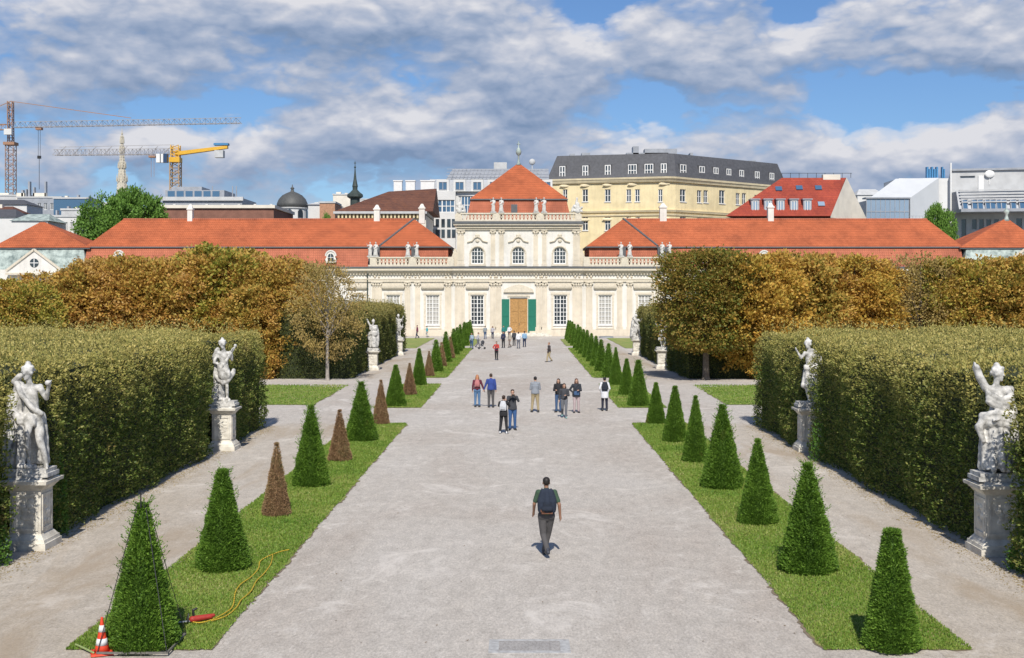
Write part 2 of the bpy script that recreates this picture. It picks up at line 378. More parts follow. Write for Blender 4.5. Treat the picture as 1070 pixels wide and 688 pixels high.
M['chestnut'] = leafmat('chestnut', [(.20, .20, .035), (.40, .30, .06), (.58, .37, .08), (.48, .25, .06), (.66, .46, .17)], .28, .3, .6, big=.5)
M['chestnut_olive'] = leafmat('chestnut_olive', [(.15, .19, .03), (.28, .29, .045), (.44, .36, .065), (.54, .32, .07), (.44, .33, .09)], .3, .3, .6, big=.5)
M['chestnut_dry'] = leafmat('chestnut_dry', [(.24, .20, .06), (.38, .28, .08), (.44, .32, .12), (.28, .20, .07)], .4, .3, .7)
M['orange_leaf'] = leafmat('orange_leaf', [(.34, .28, .05), (.54, .38, .07), (.58, .33, .06), (.44, .26, .06)], .35, .3, .6, big=.45)
M['city_leaf'] = leafmat('city_leaf', [(.07, .14, .022), (.13, .25, .04), (.19, .34, .055)], .12, .2, .6)
# ------------------------------------------------------------------ ground, paths, lawns
def sheet(name, poly, z, m, parent=None):
    mb = MB(); mb.quad(*[(x, y, z) for x, y in poly]); return tag(mb.build(name, m), kind='structure')
sheet('ground', [(-2500, -60), (2500, -60), (2500, 4000), (-2500, 4000)], -.012, M['city'])
sheet('garden_ground', [(-70, -20), (70, -20), (70, 182), (-70, 182)], -.004, M['gravel'])
sheet('side_path', [(-11.6, 8), (-7.0, 8), (-7.0, 57), (-11.6, 57)], .0, M['side_gravel'])
sheet('side_path', [(7.0, 8), (10.9, 8), (10.9, 57), (7.0, 57)], .0, M['side_gravel'])
sheet('side_path', [(-11.6, 87), (-7.0, 87), (-7.0, 160), (-11.6, 160)], .0, M['side_gravel'])
sheet('side_path', [(7.0, 87), (10.9, 87), (10.9, 160), (7.0, 160)], .0, M['side_gravel'])

LAWN = [(20.9, 56.9), (64.8, 81.2), (87.6, 133.5), (139.5, 161)]
rng = np.random.default_rng(5)
def lawn(poly, label, dens, cut=None):
    """turf with a ragged edge and short blades"""
    pts = []
    n = len(poly)
    for i in range(n):
        a, b = np.array(poly[i]), np.array(poly[(i+1) % n]); L = np.linalg.norm(b-a); k = max(2, int(L/.16))
        t = np.array([-(b-a)[1], (b-a)[0]])/L
        for j in range(k):
            q = a+(b-a)*j/k
            if 0 < j: q = q+t*(rng.normal(0, .035)+.04*math.sin(j*.35+i)+.03*math.sin(j*.11))
            pts.append(q)
    c_ = np.mean(pts, 0); mb = MB(); mb.quad(*[(q[0]+np.sign(q[0]-c_[0])*(.01+.05*abs(math.sin(k*.17))), q[1]+np.sign(q[1]-c_[1])*.03, .006) for k, q in enumerate(pts)])
    tag(mb.build('soil_edge', M['soil']), kind='structure')
    mb = MB(); mb.quad(*[(q[0], q[1], .012) for q in pts]); 
    t = tag(mb.build('lawn', M['turf']), label=None, kind='structure')
    if dens:
        P = np.array(poly); x0, y0 = P.min(0); x1, y1 = P.max(0); N = int((x1-x0)*(y1-y0)*dens)
        q = np.stack([rng.uniform(x0-.03, x1+.03, N), y0-.03+(y1-y0+.06)*rng.power(.8, N)], 1)
        q3 = np.concatenate([q, np.full((N, 1), .008)], 1)
        V, Q = leaves(q3, np.tile([0, 0, 1.0], (N, 1)), .036+.0007*q[:, 1], .011+.0006*q[:, 1], rng, .45)
        o = link('grass', np_mesh('grass', V, Q), M['blade']); tag(o, label, 'grass', kind='stuff')
for s, sd in ((-1, 'left'), (1, 'right')):
    for i, (a, b) in enumerate(LAWN):
        x0, x1 = (5.22, 7.62) if s < 0 else (5.12, 7.56)
        poly = [(s*x0, a), (s*x1, a), (s*(x1), b), (s*x0, b)]
        if i in (1, 2): poly = [(s*(x0+.25), a), (s*x1, a), (s*x1, b), (s*(x0+.35), b), (s*x0, b-1.2), (s*x0, a+1.0)]
        if s > 0: poly = poly
        else: poly = poly[::-1]
        lawn(poly, 'short mown grass of the %s lawn strip, %s plot from the near end' % (sd, ('first', 'second', 'third', 'fourth')[i]), (900, 400, 120, 0)[i])
    X = 11.1*s
    side = [(X, 66.5), (X*2.6, 66.5), (X*2.6, 80.5), (X*1.35, 80.5), (X*1.03, 78.8), (X*1.0, 74)]
    lawn(side if s > 0 else side[::-1], 'short grass of the lawn plot opening off the %s side path' % sd, 90)
    far = [(X*1.02, 134), (X*3, 134), (X*3, 164), (X*1.02, 164)]
    lawn(far if s > 0 else far[::-1], '', 0)
N = 700; q = np.stack([rng.uniform(-10.5, 10.2, N), 21+85*rng.power(.9, N), np.full(N, .008)], 1)
V, Q = leaves(q, np.tile([0, 0, .03], (N, 1)), .055, .035, rng, 1.0); V[:, 2] = .006+np.abs(V[:, 2]-.008)*.35
tag(link('fallen_leaves', np_mesh('fallen_leaves', V, Q), M['soil']), 'scattered dry leaves blown over the open gravel of the avenue', 'leaf litter', kind='stuff')
# leaf litter along the hedge feet
for s, hx in ((-1, 11.3), (1, 10.55)):
    N = 5000; q = np.stack([s*(hx-np.abs(rng.normal(0, .28, N))), rng.uniform(14, 56, N), np.full(N, .012)], 1)
    V, Q = leaves(q, np.tile([0, 0, .05], (N, 1)), .05, .035, rng, 1.0); V[:, 2] = .006+np.abs(V[:, 2]-.01)*.3
    o = link('fallen_leaves', np_mesh('fallen_leaves', V, Q), M['chestnut_dry'])
    tag(o, 'dry brown leaves fallen along the foot of the %s hedge' % ('left' if s < 0 else 'right'), 'leaf litter', kind='stuff')

# ------------------------------------------------------------------ windows and walls
def wall_holes(mb, w_, z0, z1, holes, d=.3):
    """front wall in local x,z at y=0 with window openings and their reveals"""
    xs = sorted({0, w_, *[h[0] for h in holes], *[h[1] for h in holes]}); zs = sorted({z0, z1, *[h[2] for h in holes], *[h[3] for h in holes]})
    xs = [x for x in xs if 0 <= x <= w_]; zs = [z for z in zs if z0 <= z <= z1]
    for i in range(len(xs)-1):
        for j in range(len(zs)-1):
            cx, cz = (xs[i]+xs[i+1])/2, (zs[j]+zs[j+1])/2
            if any(h[0] < cx < h[1] and h[2] < cz < h[3] for h in holes): continue
            mb.quad((xs[i], 0, zs[j]), (xs[i+1], 0, zs[j]), (xs[i+1], 0, zs[j+1]), (xs[i], 0, zs[j+1]))
    for a, b, c, e in holes:
        mb.quad((a, 0, c), (a, d, c), (a, d, e), (a, 0, e)); mb.quad((b, 0, c), (b, 0, e), (b, d, e), (b, d, c))
        mb.quad((a, 0, c), (b, 0, c), (b, d, c), (a, d, c)); mb.quad((a, 0, e), (a, d, e), (b, d, e), (b, 0, e))
def window(parent, T, a, b, c, e, nx=2, nz=3, fr=None, gl=None, t=.07, dep=.2, bar=.05, sill=None, name='window'):
    f = MB(T); y0, y1 = dep-.06, dep+.03
    f.box(a, a+t, y0, y1, c, e); f.box(b-t, b, y0, y1, c, e); f.box(a+t, b-t, y0, y1, c, c+t); f.box(a+t, b-t, y0, y1, e-t, e)
    for i in range(1, nx):
        x = a+(b-a)*i/nx; k = bar*(1.6 if i*2 == nx else .9); f.box(x-k/2, x+k/2, y0+.003, y1-.003, c+t, e-t)
    for j in range(1, nz):
        z = c+(e-c)*j/nz; f.box(a+t, b-t, y0+.006, y1-.006, z-bar/2, z+bar/2)
    if sill: f.box(a-.12, b+.12, -.14, dep-.07, c-.14, c)
    wo_ = f.build(name, fr or M['white'], parent)
    g = MB(T); g.box(a+.01, b-.01, dep+.031, dep+.05, c+.01, e-.01)
    m = g.build('pane', gl or M['glass'], wo_, world=True)
    return wo_
def Tf(x, y, yaw=0, z=0): return Matrix.Translation((x, y, z)) @ Matrix.Rotation(yaw, 4, 'Z')

# ------------------------------------------------------------------ the palace
FY = 172.0; CX = -.28
def fx(u): return (u-544)*FY/1300
pal = thing('palace', 'long cream baroque palace with red tiled roofs closing the far end of the avenue', 'palace', (CX, FY, 0))
def fsec(name, x0, x1, y, z0, z1, holes, m, depth=10):
    T = Tf(x0, y); mb = MB(T); w_ = x1-x0
    wall_holes(mb, w_, z0, z1, [(a-x0, b-x0, c, e) for a, b, c, e in holes])
    mb.quad((0, 0, z0), (0, 0, z1), (0, depth, z1), (0, depth, z0)); mb.quad((w_, 0, z0), (w_, depth, z0), (w_, depth, z1), (w_, 0, z1))
    mb.quad((0, depth, z0), (0, depth, z1), (w_, depth, z1), (w_, depth, z0)); mb.quad((0, 0, z1), (w_, 0, z1), (w_, depth, z1), (0, depth, z1))
    return mb.build(name, m, pal)
wx = [fx(498.8), fx(451.8), fx(410.5)]
rx = [fx(585.5), fx(632.6), fx(674.2)]
WZ0, WZ1, HW = 1.55, 5.65, .92
def wh(x): return (x-HW, x+HW, WZ0, WZ1)
c0, c1 = fx(473.5), fx(609.5)
s0, s1 = fx(383.5), fx(702.5)
# central block, ground floor with door
dh = (fx(533), fx(551), .45, 5.25)
sec = [('wall', c0, c1, FY, 0, 9.5, [wh(wx[0]), wh(rx[0]), dh]), ('wall', s0, c0, FY+.5, 0, 9.5, [wh(wx[1]), wh(wx[2])]), ('wall', c1, s1, FY+.5, 0, 9.5, [wh(rx[1]), wh(rx[2])])]
for a_ in sec: fsec(*a_, M['wall'])
lw = [fx(373)-i*5.9 for i in range(5)]; rw = [fx(717)+i*5.9 for i in range(5)]
LW0, LW1 = fx(90), fx(1007)
fsec('wall', LW0, s0, FY+.9, 0, 9.5, [wh(x) for x in lw], M['wall'], 12); fsec('wall', s1, LW1, FY+.9, 0, 9.5, [wh(x) for x in rw], M['wall'], 12)
for x, y in [(wx[0], FY), (rx[0], FY), (wx[1], FY+.5), (wx[2], FY+.5), (rx[1], FY+.5), (rx[2], FY+.5)]+[(q, FY+.9) for q in lw+rw]:
    dark = abs(y-FY) < .1
    o = window(pal, Tf(0, y), x-HW, x+HW, WZ0, WZ1, 4, 7, M['white'], M['glass'] if dark else M['glass_pale'], .12, .22, .075, True)
    if not dark: o['label'] = 'window with pale blinds drawn behind its white bars'
    t = MB(Tf(0, y)); t.box(x-1.22, x-.95, -.07, -.003, 1.1, 6.0); t.box(x+.95, x+1.22, -.07, -.003, 1.1, 6.0); t.box(x-1.3, x+1.3, -.09, -.003, 5.72, 6.04)
    for k in range(7):        # rounded hood
        a0, a1 = math.pi*k/7, math.pi*(k+1)/7
        t.box(x-1.6+.05*abs(3-k), x+1.6-.05*abs(3-k), -.1-.32*math.sin((a0+a1)/2), -.003, 6.4+.13*k, 6.4+.13*(k+1)-.004)
    t.box(x-1.25, x+1.25, -.12, -.003, .95, 1.12)
    t.build('window_surround', M['trim'], pal)
# door with shutters
dm = MB(); dxa, dxb = dh[0], dh[1]
dm.box(dxa, (dxa+dxb)/2-.01, FY+.15, FY+.22, .45, 5.2); dm.box((dxa+dxb)/2+.01, dxb, FY+.15, FY+.22, .45, 5.2)
for k in range(2):
    xa = dxa+.15+k*(dxb-dxa)/2; xb = xa+(dxb-dxa)/2-.3
    for z0, z1 in ((.7, 1.7), (1.9, 3.2), (3.4, 4.9)): dm.box(xa, xb, FY+.11, FY+.149, z0, z1)
door = dm.build('door', M['door'], pal)
hh = MB(); hh.tube(((dxa+dxb)/2+.08, FY+.05, 1.5), ((dxa+dxb)/2+.08, FY+.05, 1.8), .03); hh.tube(((dxa+dxb)/2+.08, FY+.05, 1.65), ((dxa+dxb)/2+.08, FY+.15, 1.65), .02); hh.build('handle', M['lead'], door)
df = MB(); df.box(dxa-.25, dxa-.002, FY-.1, FY-.003, .45, 5.45); df.box(dxb+.002, dxb+.25, FY-.1, FY-.003, .45, 5.45); df.box(dxa-.35, dxb+.35, FY-.16, FY-.003, 5.46, 5.75)
for k in range(13):
    t0 = math.pi*k/12; 
    if k: df.hexa([(pxx, FY-.35), (qxx, FY-.35), (qxx2, FY-.003), (pxx2, FY-.003)], [0]*4, [(0, 0)]*4, [0]*4) if False else None
df.prism_xz([(dxa-.9, 6.05), (dxb+.9, 6.05), (dxb+.75, 6.5), (dxb*.5+dxa*.5+.7, 7.0), ((dxa+dxb)/2, 7.15), (dxb*.5+dxa*.5-.7, 7.0), (dxa-.75, 6.5)], FY-.3, FY-.003)
df.build('door_surround', M['trim'], pal)
for xa, xb in ((fx(524.3), fx(532.2)), (fx(551.8), fx(560.2))):
    m_ = MB(); m_.box(xa, xb, FY-.20, FY-.13, .5, 5.1)
    for z0, z1 in ((.7, 2.5), (2.7, 4.9)): m_.box(xa+.12, xb-.12, FY-.235, FY-.201, z0, z1)
    m_.build('shutter', M['green'], pal)
st = MB(); cxm = (dxa+dxb)/2
for k in range(3): st.box(cxm-4.6+.35*k, cxm+4.6-.35*k, FY-1.5+.4*k, FY-.004, .15*k-.003 if k else 0, .15*(k+1)-.006)
st.build('steps', M['marble2'], pal)
# pilasters with capitals
def pilaster(x, y, w_, z0=.9, z1=7.5, d=.14):
    m_ = MB(); m_.box(x-w_/2, x+w_/2, y-d, y-.003, z0+.35, z1-.75); m_.box(x-w_/2-.07, x+w_/2+.07, y-d-.07, y-.003, z0, z0+.345)
    m_.box(x-w_/2+.1, x+w_/2-.1, y-d-.03, y-d-.003, z0+.8, z1-1.1)
    p = m_.build('pilaster', M['cream'], pal)
    c = MB(); n = max(2, int(w_/.32))
    c.box(x-w_/2-.12, x+w_/2+.12, y-d-.12, y-.003, z1-.16, z1-.003)
    for i in range(n):
        xx = x-w_/2+(i+.5)*w_/n
        c.ell((xx, y-d-.02, z1-.40), (w_/n*.48, .13, .2), 8, 5); c.ell((xx, y-d+.01, z1-.64), (w_/n*.34, .09, .12), 8, 5)
    for sg in (-1, 1): c.ell((x+sg*(w_/2+.02), y-d-.03, z1-.28), (.15, .14, .13), 8, 5)
    c.build('capital', M['trim'], p, smooth=True)
    return p
def mir(x): return 2*CX-x
cp = [(fx(480.5), 1.35, FY), (fx(515), .75, FY), (fx(524)-.35, .75, FY), (fx(468), .85, FY+.5), (fx(436), .7, FY+.5), (fx(425.5), .75, FY+.5), (fx(393.5), 1.35, FY+.5)]
for x, w_, y in cp:
    if abs(x-fx(524)+.35) < .01: x = fx(521)
    for xx in (x, mir(x)): pilaster(xx, y, w_)
for i in range(4):
    pilaster(lw[i]-2.95, FY+.9, .8); pilaster(rw[i]+2.95, FY+.9, .8)
# plinth, entablature, cornice
for (a, b, y) in ((c0-.1, c1+.1, FY), (s0, c0-.1, FY+.5), (c1+.1, s1, FY+.5), (LW0, s0, FY+.9), (s1, LW1, FY+.9)):
    m_ = MB()
    if y == FY: m_.box(a, dxa-.3, y-.22, y-.003, 0.003, .9); m_.box(dxb+.3, b, y-.22, y-.003, 0.003, .9)
    else: m_.box(a+.003, b-.003, y-.22, y-.003, 0.003, .9)
    m_.build('plinth', M['cream'], pal)
    m_ = MB(); a2, b2 = a+.003, b-.003
    m_.box(a2, b2, y-.20, y-.003, 7.5, 7.8); m_.box(a2, b2, y-.26, y-.003, 7.803, 7.95)
    m_.box(a2, b2, y-.36, y-.003, 8.66, 8.85); m_.box(a2, b2, y-.55, y-.003, 8.853, 9.05); m_.box(a2, b2, y-.75, y+.2, 9.053, 9.38)
    x = a+.3
    while x < b-.3: m_.box(x, x+.16, y-.34, y-.12, 8.48, 8.655); x += .42
    m_.build('entablature', M['trim'], pal)
    m_ = MB(); m_.box(a2-.04, b2+.04, y-.85, y+1.2, 9.383, 9.62) if y == FY else m_.box(a2, b2, y-.85, y+1.2, 9.386, 9.6); m_.build('cornice_flashing', M['lead'], pal)
# frieze ornaments
fr = MB()
for x, w_, y in cp:
    for xx in (x, mir(x)):
        for k in (-.28, .28): fr.ell((xx+k, y-.06, 8.22), (.17, .12, .19), 8, 5)
fr.build('frieze_ornament', M['trim'], pal, smooth=True)
dp = MB(); dp.tube((s0+.02, FY+.33, .1), (s0+.02, FY+.33, 8.6), .09, n=8)
for z in (1.5, 4, 6.5): dp.tube((s0+.02, FY+.33, z), (s0+.02, FY+.33, z+.12), .13, n=8)
dp.build('drainpipe', M['copper_dark'], pal)
# balustrades: pierced stone panels between posts
def balustrade(x0, x1, y, z0, z1, posts):
    m_ = MB(); m_.box(x0, x1, y-.16, y+.16, z0, z0+.24); m_.box(x0-.04, x1+.04, y-.2, y+.2, z1-.2, z1)
    for p in posts: m_.box(p-.42, p+.42, y-.22, y+.22, z0+.004, z1-.204)
    xs = sorted(posts)
    for a, b in zip(xs[:-1], xs[1:]):
        a += .42; b -= .42; n = max(1, round((b-a)/.52)); s_ = (b-a)/n; zm = (z0+.24+z1-.2)/2; hz = (z1-z0-.44)/2
        for i in range(n+1):
            xc = a+i*s_
            m_.prism_xz([(max(a, xc-.22), zm-hz), (min(b, xc+.22), zm-hz), (min(b, xc+.10), zm), (min(b, xc+.22), zm+hz), (max(a, xc-.22), zm+hz), (max(a, xc-.10), zm)], y-.07, y+.07)
        for i in range(n):
            xc = a+(i+.5)*s_; m_.prism_xz([(xc-.11, zm), (xc, zm-.13), (xc+.11, zm), (xc, zm+.13)], y-.05, y+.05)
    return m_.build('balustrade', M['trim'], pal)
bl = [fx(389.5), fx(431), fx(471)]
balustrade(fx(384.5), c0-.03, FY+.35, 9.62, 10.95, bl); balustrade(c1+.03, mir(fx(384.5)), FY+.35, 9.62, 10.95, [mir(b) for b in bl])
# upper storey
UX0, UX1 = c0+.55, c1-.55
uw = [fx(498.8), fx(541.6), fx(585)]
UZ0, UZ1 = 10.0, 12.25
fsec('wall', UX0, UX1, FY+.3, 9.5, 15.3, [(x-.84, x+.84, UZ0, UZ1) for x in uw], M['wall'], 14)
for x in uw:
    o = window(pal, Tf(0, FY+.3), x-.84, x+.84, UZ0, UZ1, 4, 4, M['white'], M['glass'], .1, .22, .07, False)
    t = MB(); y = FY+.3
    # arched head: spandrels, archivolt and hood
    for sg in (-1, 1):
        arc = [(x+sg*.84*math.cos(R(q)), UZ1-.84+.84*math.sin(R(q))) for q in range(0, 91, 15)]
        poly = [(x+sg*.845, UZ1-.84)]+arc+[(x, UZ1+.005), (x+sg*.845, UZ1+.005)]
        poly = arc+[(x+sg*.845, UZ1+.01)]
        if sg < 0: poly = poly[::-1]
        t.prism_xz(poly, y+.02, y+.15)
    pts = [(x+1.02*math.cos(R(q)), UZ1-.84+1.02*math.sin(R(q))) for q in range(0, 181, 15)]
    for p, q in zip(pts[:-1], pts[1:]): t.tube((p[0], y-.04, p[1]), (q[0], y-.04, q[1]), .11, n=5)
    t.box(x-1.13, x-.86, y-.1, y-.003, UZ0, UZ1-.84); t.box(x+.86, x+1.13, y-.1, y-.003, UZ0, UZ1-.84)
    t.box(x-1.2, x+1.2, y-.18, y-.003, UZ0-.3, UZ0-.04)
    hp = [(x-1.4, 13.0), (x-.75, 13.15), (x-.4, 13.6), (x, 13.75), (x+.4, 13.6), (x+.75, 13.15), (x+1.4, 13.0)]
    for p, q in zip(hp[:-1], hp[1:]): t.tube((p[0], y-.14, p[1]), (q[0], y-.14, q[1]), .11, n=5)
    t.ell((x, y-.12, 13.95), (.32, .14, .22), 8, 5); t.ell((x, y-.1, 13.2), (.28, .12, .25), 8, 5)
    t.build('window_surround', M['trim'], pal)
for u, w_ in ((481.2, .95), (515, .6), (524, .6)):
    for xx in (fx(u), mir(fx(u))): pilaster(xx, FY+.3, w_, 9.65, 14.7, .12)
m_ = MB(); y = FY+.3; a, b = UX0-.003, UX1+.003
m_.box(a-.1, b+.1, y-.25, y-.003, 14.7, 14.95); m_.box(a-.3, b+.3, y-.45, y-.003, 14.953, 15.15); m_.box(a-.5, b+.5, y-.7, y+14.5, 15.3, 15.5)
m_.build('entablature', M['trim'], pal)
m_ = MB(); m_.box(a-.6, b+.6, y-.8, y+14.6, 15.503, 15.85); m_.build('cornice_flashing', M['lead'], pal)
ub = [fx(478.5), fx(518.6), fx(564.4), fx(604.6)]
balustrade(a-.1, b+.1, FY+.3, 15.85, 17.05, ub)
for sg, X in ((-1, UX0), (1, UX1)):   # balustrade along the sides of the block
    m_ = MB(); m_.box(X-.16, X+.16, FY+.6, FY+14, 15.853, 17.0); m_.build('parapet', M['trim'], pal)
for sg, X in ((-1, c0), (1, c1)):     # scrolls at the foot of the upper storey
    m_ = MB(); 
    m_.prism_xz([(X-sg*.0, 9.63), (X-sg*1.3, 9.63), (X-sg*1.2, 10.5), (X-sg*.75, 10.9), (X-sg*.4, 11.7), (X-sg*.05, 12.1)][::(1 if sg > 0 else -1)], FY+.75, FY+1.15); 
    m_.prism_xz([(X+sg*.3, 10.955), (X+sg*-.2, 12.2), (X-sg*.4, 12.0), (X-sg*.5, 9.63), (X+sg*.3, 9.63)][::(-1 if sg > 0 else 1)], FY+1.2, FY+1.6); m_.build('scroll', M['trim'], pal)
# roofs
def hip(mb, x0, x1, y0, y1, z0, rx0, rx1, ry, z1):
    v = [(x0, y0, z0), (x1, y0, z0), (x1, y1, z0), (x0, y1, z0), (rx0, ry, z1), (rx1, ry, z1)]
    mb.add(v, [(0, 1, 5, 4), (1, 2, 5), (2, 3, 4, 5), (3, 0, 4), (3, 2, 1, 0)])
cy0 = FY+1.2; hx0, hx1 = fx(490.3), fx(593.6)
m_ = MB(); m_.hexa([(fx(486), cy0), (fx(597.6), cy0), (fx(597.6), cy0+15), (fx(486), cy0+15)], 15.87, [(hx0+.15, cy0+.9), (hx1-.15, cy0+.9), (hx1-.15, cy0+14.2), (hx0+.15, cy0+14.2)], 19.0)
mr = m_.build('mansard_roof', M['roof_low'], pal)
m_ = MB(); hip(m_, hx0, hx1, cy0+.7, cy0+14.4, 19.12, fx(541.8)-.15, fx(541.8)+.15, cy0+7.5, 24.75); m_.build('roof', M['roof'], pal)
m_ = MB(); m_.box(hx0-.05, hx1+.05, cy0+.6, cy0+14.5, 18.95, 19.115); m_.build('eave', M['lead'], pal)
m_ = MB(); m_.box(fx(534), fx(540.6), cy0+.2, cy0+1.2, 17.15, 18.3); m_.build('roof_window', M['lead'], mr)
X = fx(541.8); Yc = cy0+7.5; m_ = MB(); m_.lathe([(.45, 24.5), (.2, 24.9), (.12, 25.4), (.12, 25.9), (.34, 26.1), (.42, 26.45), (.3, 26.8), (.08, 27.1), (.06, 28.0)], X, Yc, 12)
m_.box(X-.25, X+.25, Yc-.04, Yc+.04, 27.5, 27.65); m_.build('finial', M['copper'], pal, smooth=True)
# wings
EZ, RZ = 12.45, 16.6
for sg in (-1, 1):
    q = (lambda x: x) if sg < 0 else mir
    o_ = lambda *xs: sorted(q(x) for x in xs)
    e0 = (88-544)*.1338 if sg < 0 else 2*CX-(1007-544)*.1338; e1 = fx(470.5); r0 = (129-544)*.1385 if sg < 0 else 2*CX-(968.6-544)*.1385; r1 = (433-544)*.1385
    pv0, pv1 = fx(395), fx(467.5)
    m_ = MB(); ya, yb, yr = FY+1.7, FY+14.5, FY+8
    a, b = o_(e0, pv1); ra, rb = o_(r0, r1); hip(m_, a, b-(.0 if sg > 0 else .4), ya+.5, yb, EZ, ra, rb, yr, RZ)
    rf = m_.build('roof', M['roof'], pal)
    # projecting hipped end towards the centre, with its lead valley
    m_ = MB(); a, b = o_(pv0, e1); xr = (q(r1)); m_.add([(a, ya-.1, EZ+.01), (b, ya-.1, EZ+.01), (b, yb, EZ+.01), (a, yb, EZ+.01), (xr, yr-.35, RZ+.04), (xr, yb-5, RZ+.04)],
        [(0, 1, 4), (1, 2, 5, 4), (2, 3, 5), (3, 0, 4, 5), (3, 2, 1, 0)]); m_.build('roof', M['roof'], pal)
    m_ = MB(); m_.tube((ra, yr, RZ+.02), (rb, yr, RZ+.02), .13, n=6); m_.build('ridge_tiles', M['roof_low'], rf)
    va = q(pv0); m_ = MB(); m_.tube((va, ya-.05, EZ+.05), (xr, yr-.32, RZ+.08), .17, n=6); m_.build('valley_flashing', M['lead'], pal)
    m_ = MB(); a, b = o_(e0-.1, e1+.05); m_.box(a, b, ya+.3, yb, EZ-.18, EZ-.004); a, b = o_(pv0-.1, e1+.1); m_.box(a, b, ya-.25, ya+.296, EZ-.17, EZ-.006); m_.build('eave', M['lead'], pal)
    m_ = MB(); a, b = o_(e0+.3, s0 if sg < 0 else fx(383.5)); m_.hexa([(a, FY+1.0), (b, FY+1.0), (b, yb), (a, yb)], 9.6, [(a, ya+.55), (b, ya+.55), (b, yb), (a, yb)], EZ-.183)
    mrw = m_.build('mansard_roof', M['roof_low'], pal)
    m_ = MB(); a, b = o_(pv0+.1, pv1); m_.hexa([(a, FY+1.25), (b, FY+1.25), (b, yb-.01), (a, yb-.01)], 9.603, [(a, ya+.2), (b, ya+.2), (b, yb-.01), (a, yb-.01)], EZ-.186); m_.build('mansard_roof', M['roof_low'], pal)
    m_ = MB(); a, b = o_(s0+.02, pv0+.07); m_.box(a, b, FY+1.3, FY+2.6, 9.62, EZ-.19); m_.build('roof_window', M['lead'], pal)
    for ux in ((428.5, 433) if sg < 0 else (428.5, 433)): pass
    m_ = MB(); a, b = o_(fx(429), fx(433)); m_.box(a, b, FY+1.15, FY+2.4, 10.9, EZ-.2); m_.build('roof_window', M['lead'], pal)
    # dormers
    for u in ((344.5, 122) if sg < 0 else (741, 800)):
        x = fx(u); z = 10.15; m_ = MB(); yy = FY+.95
        m_.prism_xz([(x-.62, z), (x+.62, z), (x+.62, z+1.1), (x+.35, z+1.5), (x, z+1.62), (x-.35, z+1.5), (x-.62, z+1.1)], yy, yy+1.3)
        for sg2 in (-1, 1): m_.ell((x+sg2*.62, yy+.05, z+.3), (.16, .12, .4), 8, 5)
        pts = [(x+.72*math.cos(R(q_)), z+.95+.72*math.sin(R(q_))) for q_ in range(0, 181, 20)]
        for p_, q_ in zip(pts[:-1], pts[1:]): m_.tube((p_[0], yy-.02, p_[1]), (q_[0], yy-.02, q_[1]), .12, n=5)
        d_ = m_.build('dormer', M['wall'], mrw)
        g_ = MB(); g_.prism_xz([(x-.4, z+.25), (x+.4, z+.25), (x+.4, z+.95), (x+.25, z+1.2), (x, z+1.3), (x-.25, z+1.2), (x-.4, z+.95)], yy-.03, yy-.004); g_.k = 1
        g_.box(x-.03, x+.03, yy-.06, yy-.033, z+.25, z+1.3); g_.box(x-.4, x+.4, yy-.058, yy-.034, z+.72, z+.78)
        g_.build('pane', [M['glass'], M['white']], d_) if False else None
        g2 = MB(); g2.v = g_.v; g2.f = g_.f; g2.m = g_.m; link('pane', g2.mesh('pane', pal), [M['glass'], M['white']], pal)
    for u, v0, v1, ww in ((((199, 216, 229, 5), (394, 216, 229, 6), (441, 215, 232, 6))) if sg < 0 else ((692.8, 214, 229, 7), (805, 214, 230, 6))):
        x = (u-544)*yr/1300; z1 = 6+(306-v0)*yr/1300; hw = ww/2*yr/1300; m_ = MB()
        m_.box(x-hw, x+hw, yr-.4, yr+.5, RZ-.6, z1-.5); m_.box(x-hw-.1, x+hw+.1, yr-.5, yr+.6, z1-.497, z1-.3); m_.hexa([(x-hw, yr-.4), (x+hw, yr-.4), (x+hw, yr+.5), (x-hw, yr+.5)], z1-.297, [(x-.15, yr), (x+.15, yr), (x+.15, yr+.1), (x-.15, yr+.1)], z1+.25)
        m_.build('chimney', M['wall'], pal)
